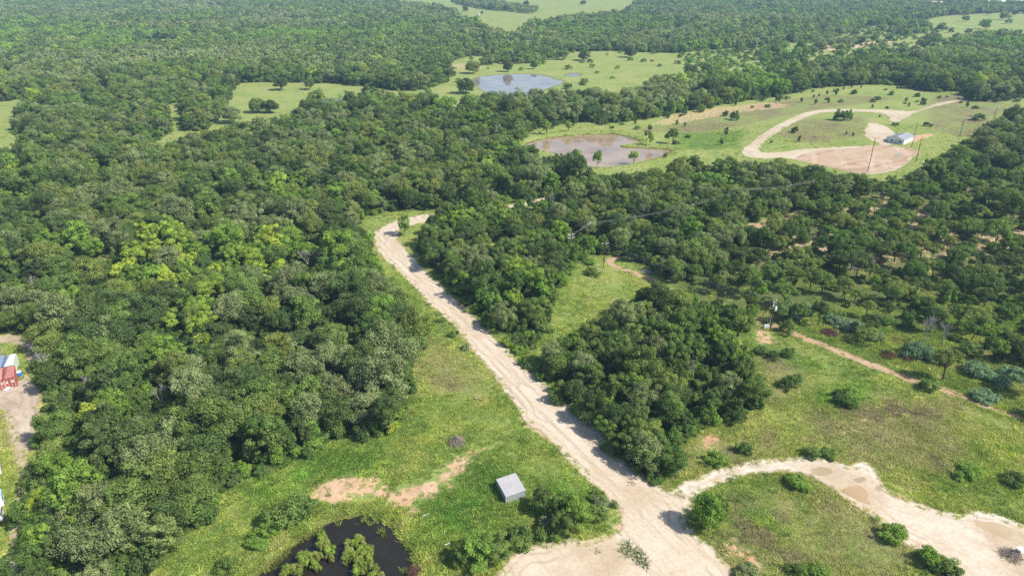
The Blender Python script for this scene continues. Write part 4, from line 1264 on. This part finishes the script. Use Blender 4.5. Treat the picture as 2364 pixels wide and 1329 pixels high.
def white_building():
    A, B, C = (Vector(W(x, y)) for x, y in ((2050, 328.5), (2085, 334.5), (2109, 319)))
    u = (B - A); Wd = u.length; u.normalize()
    v = Vector((-u.y, u.x, 0)); L = max(10.0, .7 * abs((C - B).dot(v)))
    root = tag(empty("white_building", A, math.atan2(u.y, u.x)), "white metal building with grey gable roof beside the red earth pad", "building")
    h, hr = 2.7, 3.9
    MB().poly([(0, 0, -.1), (Wd, 0, -.1), (Wd, 0, h), (Wd / 2, 0, hr), (0, 0, h)]).build("wall", WHITE, root)
    MB().poly([(Wd, L, -.1), (0, L, -.1), (0, L, h), (Wd / 2, L, hr), (Wd, L, h)]).build("wall", WHITE, root)
    for x, s in ((0, -1), (Wd, 1)):
        m = MB(); ribbed(m, (x, 0, -.1), (x, L, -.1), (0, 0, h + .1), int(L / .5), .04, (s, 0, 0)); m.build("wall", WHITE, root)
    for s, x0 in ((1, -.25), (-1, Wd + .25)):
        m = MB(); z0 = h - .1
        ribbed(m, (x0, -.3, z0), (x0, L + .3, z0), (Wd / 2 - x0, 0, hr + .06 - z0), int(L / .6), .04, (0, 0, 1)); m.build("roof", GREYROOF, root)
    MB().tube([(Wd / 2, -.32, hr + .09), (Wd / 2, L + .32, hr + .09)], .12, 6).build("ridge_cap", GREYROOF, root)
    for x in (Wd * .18, Wd * .26, Wd * .70, Wd * .79):
        f = MB().box((x, -.03, 1.35), (.72, .08, 1.15)).build("window", TRIM, root)
        MB().box((x, -.085, 1.35), (.56, .03, .98)).build("pane", GLASS, f)
    MB().box((Wd * .5, -.04, 1.0), (.95, .08, 2.05)).build("door", TRIM, root)
    for y in (L * .3, L * .68):
        f = MB().box((Wd + .06, y, 1.55), (.1, .8, .6)).build("window", TRIM, root)
        MB().box((Wd + .125, y, 1.55), (.03, .62, .45)).build("pane", GLASS, f)
    # lean-to on the left flank
    MB().hexa([(-2.2, 3, -.1), (-.05, 3, -.1), (-.05, L * .8, -.1), (-2.2, L * .8, -.1), (-2.2, 3, 2.0), (-.05, 3, 2.5), (-.05, L * .8, 2.5), (-2.2, L * .8, 2.0)]).build("lean_to", WHITE, root)
    MB().hexa([(-2.4, 2.8, 2.02), (.0, 2.8, 2.55), (.0, L * .8 + .2, 2.55), (-2.4, L * .8 + .2, 2.02), (-2.4, 2.8, 2.08), (.0, 2.8, 2.61), (.0, L * .8 + .2, 2.61), (-2.4, L * .8 + .2, 2.08)]).build("lean_to_roof", GREYROOF, root)


def container(c, fl, fr, bk, label, length=6.06, part=""):
    """shipping container: fl, fr the front roof corners, bk a point on the far roof edge"""
    h = 2.6
    P, Q, K = (Vector(W(a, b, h)) for a, b in (fl, fr, bk))
    u = (Q - P).normalized(); v = Vector((-u.y, u.x, 0))
    if v.y < 0: v = -v
    mid = (P + Q) / 2
    wd = 2.44
    root = tag(empty("shipping_container", (mid.x, mid.y, 0), math.atan2(u.y, u.x)), label, "container", "shipping containers by the lane")
    mt = simple("container_" + part, c, 0.6, 0.15, 1.2)
    top = simple("container_top_" + part, tuple(min(1, q * 1.15 + .05) for q in c), 0.7, 0.15, 1.0)
    hw = wd / 2
    for x, s in ((-hw, -1), (hw, 1)):
        m = MB(); ribbed(m, (x, 0.05, .1), (x, length, .1), (0, 0, h - .15), 18, .05, (s, 0, 0)); m.build("side_wall", mt, root)
    m = MB(); ribbed(m, (-hw, length, .1), (hw, length, .1), (0, 0, h - .15), 8, .05, (0, 1, 0)); m.build("end_wall", mt, root)
    m = MB(); ribbed(m, (-hw, .0, h), (-hw, length, h), (wd, 0, 0), 16, .03, (0, 0, 1)); m.build("roof", top, root)
    MB().box((0, length / 2, .08), (wd, length, .14)).build("floor_frame", mt, root)
    for x in (-hw / 2, hw / 2):
        d = MB().box((x, -.02, h / 2), (hw - .06, .07, h - .3)).build("door", mt, root)
        for k in (-.3, .3):
            MB().tube([(x + k, -.09, .2), (x + k, -.09, h - .2)], .03, 5).build("lock_rod", PORCELAIN, d)
        MB().box((x, -.065, h * .62), (.5, .02, .35)).build("door_plate", WHITE, d)
    for x in (-hw, hw):
        MB().box((x, .03, h / 2), (.14, .16, h)).build("corner_post", mt, root)


def utility_pole(name, top_px, h, label, arms=1, cans=0, rz=0.4, group="wooden power poles", base=None):
    if base is not None:
        p = W(*base)
    else:
        p = W(top_px[0], top_px[1], h)
    x, y = float(p[0]), float(p[1])
    root = tag(empty(name, (x, y, 0), rz), label, "power pole", group)
    MB().tube([(0, 0, -.3), (0, 0, h)], [.17, .12], 8).build("pole", POLEWOOD, root)
    for a in range(arms):
        z = h - .35 - a * 1.0
        ar = MB().box((0, .15, z), (2.5, .13, .15)).build("crossarm", ARMWOOD, root)
        for q in (-1.1, -.45, .45, 1.1):
            MB().tube([(q, .15, z + .07), (q, .15, z + .2), (q, .15, z + .32)], [.05, .08, .05], 6).build("insulator", PORCELAIN, ar)
        m = MB()
        for q in (-1, 1): m.tube([(q * .75, .15, z - .05), (0, .12, z - .6)], .025, 4)
        m.build("brace", PORCELAIN, root)
    for k in range(cans):
        a = [-1.0, 0.3, 1.6][k] - 1.2
        cx, cy = math.cos(a) * .45, math.sin(a) * .45
        t = MB().tube([(cx, cy, h - 2.9), (cx, cy, h - 2.85), (cx, cy, h - 1.95), (cx, cy, h - 1.85)], [.2, .27, .27, .18], 10).build("transformer", PORCELAIN, root)
        MB().tube([(cx, cy, h - 1.85), (cx, cy, h - 1.55)], [.06, .04], 6).build("bushing", TRIM, t)
    return (x, y, h, rz)


def wires(a, b, label, n=3, sag=1.2, r=.014, arm=(-1.1, .45, 1.1), names=("left", "middle", "right")):
    for i in range(n):
        o = arm[i]
        pts = []
        for k in range(15):
            t = k / 14
            A = Vector((a[0] + math.cos(a[3]) * o, a[1] + math.sin(a[3]) * o, a[2] - .05)); B = Vector((b[0] + math.cos(b[3]) * o, b[1] + math.sin(b[3]) * o, b[2] - .05))
            p = A.lerp(B, t); p.z -= sag * 4 * t * (1 - t); pts.append(p)
        tag(MB().tube(pts, r, 4).build("power_line", WIRE), f"{names[i]} wire of the span {label}", "power line", "overhead power lines")


metal_shed()
white_building()
container((0.40, 0.47, 0.38), (7, 847), (26, 843), (28, 826), "grey-green shipping container behind the red one at the left edge", part="green")
container((0.12, 0.17, 0.30), (-16, 851), (5.5, 847.5), (6, 830), "blue shipping container cut by the left edge", part="blue")
container((0.30, 0.09, 0.075), (8, 875.5), (29.5, 870), (26, 853), "dark red shipping container with white door plates", part="red")
container((0.42, 0.15, 0.11), (-15, 880), (6, 876), (4, 858), "orange-red shipping container cut by the left edge", part="orange")

pA = utility_pole("power_pole", (1320, 540), 8.8, "pole with two pale crossarms sunk among trees left of the clearing", 2, 0, .5)
pB = utility_pole("power_pole", (1362, 514), 8.8, "pole at the back of the clearing where the wires turn", 1, 0, 1.0)
pC = utility_pole("power_pole", (1397, 560), 8.8, "dark pole with one pale crossarm standing in the grassy clearing", 1, 0, .15)
pD = utility_pole("power_pole", (1791, 693), 9.2, "pole carrying grey transformer cans beside the red dirt trail", 2, 3, .9)
pE = utility_pole("power_pole", (1712, 437), 10.5, "pole hidden in the oaks where the long wires bend", 1, 0, 1.2)
pF = utility_pole("power_pole", (1880, 418), 10.5, "pole far along the long wires above the sandy gap", 1, 0, 1.2)
pG = utility_pole("power_pole", (2015, 322), 16, "tall bare pole in front of the red earth pad", 0, 0, .9, base=(2003, 397))
pH = utility_pole("power_pole", (2113, 283), 13.5, "tall bare pole beside the white building's right wall", 0, 0, .9, base=(2104, 340))
pI = utility_pole("power_pole", (2125, 324), 12, "shorter bare pole at the pad's right corner by the trees", 0, 0, .9, base=(2114, 374))
pJ = utility_pole("power_pole", (2222, 283), 9.5, "distant pole in the pale field right of the white building", 1, 0, .9, base=(2216, 312))
pK = utility_pole("power_pole", (2303, 246), 10, "most distant pole at the right field's edge", 1, 0, .9)
pL = utility_pole("power_pole", (2380, 210), 10, "pole just outside the right edge of the far field", 1, 0, .9)
wires(pA, pB, "from the sunken pole to the turning pole", 3, .25)
wires(pB, pE, "from the turning pole over the oaks", 3, 2.0)
wires(pE, pF, "from the bend pole toward the sandy gap", 3, .8)
wires(pC, pD, "from the clearing pole to the transformer pole", 3, 1.6)
wires(pI, pJ, "from the pad corner to the distant field pole", 2, 1.2)
wires(pJ, pK, "between the two distant field poles", 3, 1.2)
wires(pK, pL, "leaving past the right edge", 3, 1.2)

# meter cabinet beside the transformer pole
p = W(1768, 758)
r_ = tag(empty("utility_cabinet", p, .25), "grey meter cabinet on posts beside the transformer pole", "cabinet")
MB().box((0, 0, .75), (1.5, .4, 1.0)).build("body", TRIM, r_)
for x in (-.36, .36):
    d_ = MB().box((x, -.215, .75), (.62, .03, .86)).build("door", PORCELAIN, r_)
    MB().box((x + .2, -.24, .75), (.05, .03, .14)).build("handle", GLASS, d_)
for x in (-.6, .6):
    MB().box((x, 0, .1), (.1, .1, .5)).build("leg", TRIM, r_)
p = W(1775, 757)
r_ = tag(empty("conduit_post", p), "thin pale conduit post beside the meter cabinet", "post")
MB().tube([(0, 0, -.1), (0, 0, 3.1)], .05, 6).build("post", PORCELAIN, r_)
MB().tube([(0, 0, 3.1), (.12, 0, 3.25), (.25, 0, 3.1)], .06, 6).build("weatherhead", TRIM, r_)

# blue tank by the containers
p = W(45, 866)
r_ = tag(empty("water_tank", p), "round blue tank with a pale lid beside the containers", "tank")
MB().tube([(0, 0, 0), (0, 0, .05), (0, 0, .5), (0, 0, .55), (0, 0, .95), (0, 0, 1.0)], [.62, .66, .66, .69, .66, .60], 18).build("body", simple("blue_plastic", (0.03, 0.17, 0.50), .5, .15), r_)
MB().tube([(0, 0, 1.0), (0, 0, 1.08), (0, 0, 1.15)], [.64, .6, .2], 18).build("lid", WHITE, r_)
MB().tube([(0, 0, 1.15), (0, 0, 1.22)], .16, 10).build("cap", TRIM, r_)


def camper(px, py, L, Wd, h, rz, label, body, roofm, blue=None):
    p = W(px, py)
    root = tag(empty("camper_trailer", p, rz), label, "trailer")
    hw = Wd / 2
    MB().hexa([(-hw, 0, .6), (hw, 0, .6), (hw, L, .6), (-hw, L, .6), (-hw, .25, h), (hw, .25, h), (hw, L - .25, h), (-hw, L - .25, h)]).build("body", body, root)
    MB().hexa([(-hw - .03, .22, h), (hw + .03, .22, h), (hw + .03, L - .22, h), (-hw - .03, L - .22, h), (-hw + .35, .6, h + .22), (hw - .35, .6, h + .22), (hw - .35, L - .6, h + .22), (-hw + .35, L - .6, h + .22)]).build("roof", roofm, root)
    for y in (L * .25, L * .7):
        MB().box((hw + .01, y, 1.75), (.06, .9, .6)).build("window", GLASS, root)
    MB().box((hw + .01, L * .48, 1.5), (.06, .7, 1.7)).build("door", TRIM, root)
    for y in (L * .42, L * .56):
        for s in (-1, 1):
            w_ = MB().tube([(s * hw - .1, y, .35), (s * hw + .1, y, .35)], .35, 14).build("wheel", GLASS, root)
            MB().tube([(s * hw - .11, y, .35), (s * hw + .11, y, .35)], .17, 10).build("rim", PORCELAIN, w_)
    MB().tube([(-.5, 0, .55), (0, -1.2, .5)], .05, 5).tube([(.5, 0, .55), (0, -1.2, .5)], .05, 5).build("hitch", TRIM, root)


BLUETARP = simple("blue_white_tarp", (0.25, 0.45, 0.68), .6, .6, 1.3)
camper(-11, 1104, 8.0, 2.4, 2.9, .66, "long white camper trailer cut by the left edge beside the dirt lane", WHITE, WHITE)
camper(-5, 1178, 3.2, 2.3, 2.3, .62, "short trailer under a blue and white tarp at the left edge", WHITE, BLUETARP)
camper(-8, 1212, 2.4, 2.1, 2.0, .5, "small pale trailer in front of the blue tarp one at the left edge", simple("pale_blue", (.55, .60, .68), .6, .1), WHITE)


def stick_pile(name, px, py, r, h, n, mat, label, cat="brush pile", seed=1, thick=.05):
    g = random.Random(seed); m = MB()
    for i in range(n):
        a = g.uniform(0, 6.28); q = r * math.sqrt(g.random()) * .75
        c = Vector((math.cos(a) * q, math.sin(a) * q, h * (1 - (q / r) ** 1.5) * g.uniform(.35, 1)))
        b = a + g.gauss(0, .7); L = r * g.uniform(.35, .8)
        d = Vector((math.cos(b), math.sin(b), -g.uniform(.1, .9) * h / r)).normalized()
        p0, p1 = c - d * L * .45, c + d * L * .55
        p0.z = max(p0.z, .02); p1.z = max(p1.z, -.05)
        m.tube([p0, (p0 + p1) / 2 + Vector((g.uniform(-.1, .1), g.uniform(-.1, .1), g.uniform(0, .12))), p1], [thick, thick * .8, thick * .4], 4, False)
    p = W(px, py)
    return tag(m.build(name, mat, None, p), label, cat)


stick_pile("brush_pile", 1055, 1022, 2.2, 1.5, 260, TWIG, "grey-brown heap of cut branches alone in the meadow", seed=3, thick=.035)
stick_pile("brush_pile", 1915, 770, 2.6, 1.3, 220, RUSTBRUSH, "rust-brown dead brush heap above the red dirt trail", seed=4)
stick_pile("brush_pile", 2050, 822, 2.2, 1.7, 160, RUSTBRUSH, "reddish dead brush on the trail verge, left of two", seed=5, thick=.04)
stick_pile("brush_pile", 2095, 830, 2.0, 1.5, 160, RUSTBRUSH, "reddish dead brush on the trail verge, right of two", seed=6, thick=.04)
stick_pile("brush_pile", 1495, 628, 2.6, .8, 120, DEADWOOD, "pale tangle of dead limbs behind the short red trail", seed=7)
stick_pile("brush_pile", 1585, 690, 3.2, 1.0, 140, DEADWOOD, "grey deadfall in the shade above the big copse", seed=8)
stick_pile("brush_pile", 2335, 1283, 2.3, .8, 150, TWIG, "dark twig heap at the right edge of the loop track", seed=9, thick=.035)
stick_pile("brush_pile", 955, 1318, 1.5, .7, 120, RUSTBRUSH, "brown twig tangle on the right bank of the dark pond", seed=10, thick=.035)
stick_pile("brush_pile", 18, 898, 1.3, .5, 40, PORCELAIN, "white scrap heap in front of the red containers", "scrap pile", seed=11, thick=.08)
stick_pile("brush_pile", 1960, 618, 2.5, .9, 120, DEADWOOD, "grey deadfall among the savanna oaks", seed=12)

p = W(2352, 1276)
r_ = tag(empty("plastic_crate", p, .4), "small white plastic crate lying on the twig heap at right", "crate")
m = MB()
for a, b in (((0, -.42), (1.0, .05)), ((0, .42), (1.0, .05)), ((-.47, 0), (.05, .8)), ((.47, 0), (.05, .8))):
    m.box((a[0], a[1], .75), (b[0], b[1], .5))
m.build("sides", WHITE, r_)
MB().box((0, 0, 1.02), (1.06, .95, .06)).build("lid", WHITE, r_)
for (a, b, lb) in (((976, 1190), (990, 1185), "pale board lying in the grass right of the dark pond's top"), ((1028, 1257), (1038, 1252), "short white board in the grass near the sand edge clump")):
    A = Vector(W(*a, .22)); B = Vector(W(*b, .22)); d = B - A
    tag(MB().box((0, 0, 0), (d.length, .16, .05)).build("board", WHITE, None, (A + B) / 2, math.atan2(d.y, d.x)), lb, "board")
A = Vector(W(1345, 355.5, -.3)); B = Vector(W(1381, 349, -.3))
m = MB(); m.tube([A, A.lerp(B, .4) + Vector((.3, .2, .05)), B], [.28, .22, .1], 7)
for t, s in ((.3, 1), (.55, -1), (.8, 1)):
    q = A.lerp(B, t); m.tube([q, q + Vector((.5, s * 1.2, .5))], [.08, .03], 4)
tag(m.build("floating_log", TWIG), "long dead log floating in the muddy pond", "log")

# far houses in the trees
def house(px, py, w, l, h, rz, wall, roof, label):
    p = W(px, py)
    root = tag(empty("house", p, rz), label, "house")
    MB().box((0, 0, h / 2), (w, l, h)).build("wall", wall, root)
    m = MB(); x = w / 2 + .4; y = l / 2 + .4; z = h; t = h + w * .28
    m.poly([(-x, -y, z), (x, -y, z), (0, -y, t)]).poly([(x, y, z), (-x, y, z), (0, y, t)]).poly([(x, -y, z), (x, y, z), (0, y, t), (0, -y, t)]).poly([(-x, y, z), (-x, -y, z), (0, -y, t), (0, y, t)])
    rf = m.build("roof", roof, root)
    MB().box((w * .2, l * .2, t), (.9, .9, 1.6)).build("chimney", wall, rf)
    for q in (-.28, .28):
        MB().box((q * w, -l / 2 - .03, h * .55), (w * .16, .1, h * .35)).build("window", GLASS, root)


TANROOF = simple("tan_roof", (.52, .42, .36), .8, .1, .3)
house(655, 44, 14, 16, 7, .3, WHITE, TANROOF, "pale two-storey house rising from the woods at the top left")
house(917, 91, 12, 18, 4.5, 1.4, WHITE, WHITE, "white-roofed long building in the woods left of the far pond")
house(925, 70, 12, 16, 5, 1.2, WHITE, GREYROOF, "grey-roofed house in the woods behind the white-roofed one")
house(790, 50, 12, 14, 6, .5, TANROOF, TANROOF, "tan-roofed house among the trees right of the pale house")
house(2296, 14, 22, 34, 7, 1.3, WHITE, WHITE, "white barn at the top right corner, left of two")
house(2350, 13, 26, 40, 8, 1.4, WHITE, WHITE, "white barn at the top right corner, right of two")
house(2160, 15, 16, 22, 6, 1.0, WHITE, TANROOF, "pale house behind the far right field")
house(1106, 37, 3, 3, 3, .2, WHITE, WHITE, "tiny white hut on the top pasture")

# dead trees
for i, (px, py, s, lab) in enumerate([(1490, 512, 1.15, "silver-grey bare dead oak standing out of the wood right of the road"), (1272, 486, 1.0, "bare dead tree at the far stretch of gravel road"), (1182, 418, 1.0, "grey dead tree in the wood below the muddy pond"),
                                      (112, 866, 1.1, "bare pale dead tree beside the containers"), (90, 690, 1.0, "grey dead crown at the left edge of the wood"), (712, 628, 1.2, "leaning bleached snag in the left wood"), (742, 612, .9, "smaller bleached snag beside the leaning one"),
                                      (2130, 790, 1.1, "grey dead oak in the savanna, left of two"), (2172, 800, 1.0, "grey dead oak in the savanna, right of two"), (1600, 880, .9, "grey dead top in the big copse"), (212, 935, 1.0, "bare grey crown low in the left wood"),
                                      (380, 945, .9, "thin dead tree in the lower left wood"), (2015, 628, 1.0, "bare tree among the upper savanna oaks"), (700, 214, 1.2, "bare grey tree in the far left woods"), (460, 165, 1.3, "pale dead tree behind the oak meadow's left end"), (1362, 985, .6, "bare grey stems under the pale road shrub"),
                                      (900, 420, 1.0, "grey dead tree in the woods above the road bend"), (12, 836, .7, "small grey snag behind the containers")]):
    p = W(px, py)
    e = tag(empty("dead_tree", p, random.uniform(0, 6.28)), lab, "dead tree", "dead trees in the woods"); e.scale = (s * 1.05, s * 1.05, s * 1.1)
    o_ = bpy.data.objects.new("trunk", DEAD[i % len(DEAD)]); o_.parent = e; col.objects.link(o_)

# vine mounds, willows in the dark pond, reeds
for i, (px, py, s, zs, lab) in enumerate([(1822, 728, 1.0, 1.5, "tall silvery vine mound right behind the transformer pole"), (1855, 722, .8, 1.1, "silvery vine mound right beside the tall one"), (1962, 756, 1.0, .8, "flat silvery vine mound above the rust-brown brush"), (1925, 742, .8, .7, "low silvery vine patch left of the flat mound"),
                                          (2110, 818, 1.0, 1.2, "silvery vine mound behind the reddish brush"), (2160, 832, .9, 1.0, "silvery vine mound right of the reddish brush"), (2250, 862, .9, 1.2, "silvery vine mound between savanna trunks, left one"), (2295, 882, 1.0, 1.0, "silvery vine mound between savanna trunks, right one"), (2340, 870, .9, 1.0, "silvery vine mound at the right edge"),
                                          (2010, 775, .9, .6, "low silvery vine patch in the savanna grass"), (2270, 920, .9, .8, "silvery vine patch just above the trail's right end")]):
    q = W(px, py); plant(q[0], q[1], "vine", s, zs, "silvery green", random.uniform(0, 6.28), lab)
wl = [(662, 1326), (678, 1316), (694, 1318), (708, 1306), (700, 1290), (722, 1298), (736, 1288), (738, 1270), (750, 1262), (744, 1250), (757, 1276), (764, 1294), (728, 1312), (808, 1262), (802, 1280), (816, 1290), (828, 1252), (838, 1262), (830, 1280), (846, 1292), (832, 1306), (852, 1308), (840, 1322), (866, 1322), (858, 1334), (880, 1338), (656, 1340), (824, 1326), (856, 1276)]
wl = wl + [(a + random.uniform(-7, 7), b + random.uniform(3, 9)) for a, b in wl[::2] if b < 1320]
for i, (px, py) in enumerate(wl):
    q = W(px, py, -.4)
    side = "left" if px < 780 else "right"
    tw_ = "willow green" if i % 3 else "lime green"
    k_ = [w_ for w_ in sorted(wl, key=lambda w_: w_[1]) if (w_[0] < 780) == (px < 780)].index((px, py))
    plant(q[0], q[1], "willow", random.uniform(.55, .95), random.uniform(.5, .85), tw_, random.uniform(0, 6.28), f"{tw_} willow clump in the {side} strip in the dark pond, {nth(k_)} from the top", z=-.5)
rl = [(642, 1296), (650, 1290), (658, 1284), (666, 1278), (634, 1304), (616, 1322), (626, 1314), (704, 1246), (712, 1240), (728, 1232), (736, 1228), (744, 1224), (782, 1212), (840, 1204), (856, 1210), (882, 1228), (800, 1302), (935, 1318), (886, 1238)]
for i, (px, py) in enumerate(rl):
    q = W(px, py, -.35)
    o_ = link("reed_clump", WEED[i % 4], None, (q[0], q[1], -.4), random.uniform(0, 6)); o_.scale = (1.1, 1.1, 1.3); o_["tint"] = jit((.22, .26, .07))
    tag(o_, f"small reed clump in the dark pond's shallows, {nth(sorted(rl).index((px, py)))} from the left", "reeds", "reed clumps in the dark pond")

tl = [(1440, 1262), (1448, 1258), (1456, 1266), (1462, 1272), (1470, 1278), (1466, 1288), (1476, 1290), (1482, 1282), (1452, 1276), (1434, 1270), (1486, 1298), (1458, 1116), (1444, 1274), (1474, 1268), (1490, 1306), (1378, 1272)]
for i, (px, py) in enumerate(tl):
    q = W(px, py)
    o_ = link("weed_tuft", (TUFT + WEED)[(i * 5) % 9], None, (q[0], q[1], 0.0), random.uniform(0, 6)); o_.scale = (1.5, 1.5, .8); o_["tint"] = jit((.17, .21, .09), .25)
    tag(o_, f"grey-green weed tuft growing in the pale junction gravel, {nth(sorted(tl).index((px, py)))} from the left", "weed", "weed tufts in the junction gravel")

# saplings dotted over the pond field
sap = []
PF = OPEN["pondfield"]
X, Y = jgrid(330, 620, 7.0, .5, .85)
ok = inside(PF, X, Y) & (sdf(PF, X, Y, 12.0) < -3)
for p_ in road_polys + [WP(REDPAD)]: ok &= sdf(p_, X, Y, 6.0) > 2.0
for p_ in POND.values(): ok &= sdf(p_, X, Y, 9.0) > 3.0
px_, py_2, _ = PX(X, Y)
ok &= (px_ < 2360) & ~((px_ > 2030) & (py_2 > 300) & (py_2 < 350))
pr = np.where(py_2 < 252, .16, .06) + .30 * (sdf(PF, X, Y, 12.0) > -9)
ok &= rng.random(X.shape) < pr
key2 = {}
for i in np.nonzero(ok)[0][:240]:
    kind = "shrub" if random.random() < .6 else "cedar"
    s = random.uniform(.7, 1.5) if kind == "shrub" else random.uniform(.3, .6)
    tw_ = random.choice(("dark green", "mid green", "deep green")) if kind == "shrub" else "dark cedar-green"
    lm, dd, ds = where(X[i], Y[i])
    key2.setdefault((kind, tw_, lm, dd), []).append((ds, X[i], Y[i], s))
for (kind, tw_, lm, dd), lst in key2.items():
    lst.sort()
    for j, (ds, x, y, s) in enumerate(lst):
        nm_ = "field shrub" if kind == "shrub" else "young cedar"
        plant(x, y, kind, s, s * random.uniform(.8, 1.2), tw_, random.uniform(0, 6.28), f"small {tw_} {nm_} {dd} {lm}" + (f", {ORD[j]}" if len(lst) > 1 and j < 20 else ""))

# loose scrub in the far meadows
X, Y = jgrid(480, 1150, 9.0, .5, .8)
zone = inside(WP([(1560, 128), (1700, 116), (1800, 128), (1860, 150), (1760, 172), (1620, 172)]), X, Y) & (rng.random(X.shape) < .75)
zone |= inside(OPEN["farfields_b"], X, Y) & (rng.random(X.shape) < .4)
zone |= inside(OPEN["farmeadow"], X, Y) & (rng.random(X.shape) < .035)
for p_ in POND.values(): zone &= ~inside(p_, X, Y)
X, Y = X[zone], Y[zone]
s = rng.uniform(.8, 2.2, len(X))
instancer("scrub", np.stack([X, Y, 0 * X], -1), sh, rng.integers(0, len(sh), len(X)), np.stack([0 * X, 0 * X, rng.uniform(0, 6.28, len(X))], -1), np.stack([s, s, s * .9], -1),
          tints([random.choice(("lime green", "fresh green", "fresh green", "mid green")) for _ in X]), "bright loose scrub across the far meadows")

# ------------------------------------------------------------------ summer haze
hm = NT("haze_air")
pv = hm.n("ShaderNodeVolumePrincipled")
pv.inputs["Color"].default_value = (0.45, 0.70, 1.0, 1)
pv.inputs["Density"].default_value = 0.00015
pv.inputs["Anisotropy"].default_value = 0.0
hm.l(pv.outputs[0], hm.out.inputs["Volume"])
hz = MB().hexa([(-17500, -3600, -3), (17500, -3600, -3), (17500, 16800, -3), (-17500, 16800, -3), (-17500, -3600, 97), (17500, -3600, 97), (17500, 16800, 97), (-17500, 16800, 97)]).build("haze", hm.m)
tag(hz, "thin blue summer haze over the woods", kind="stuff")
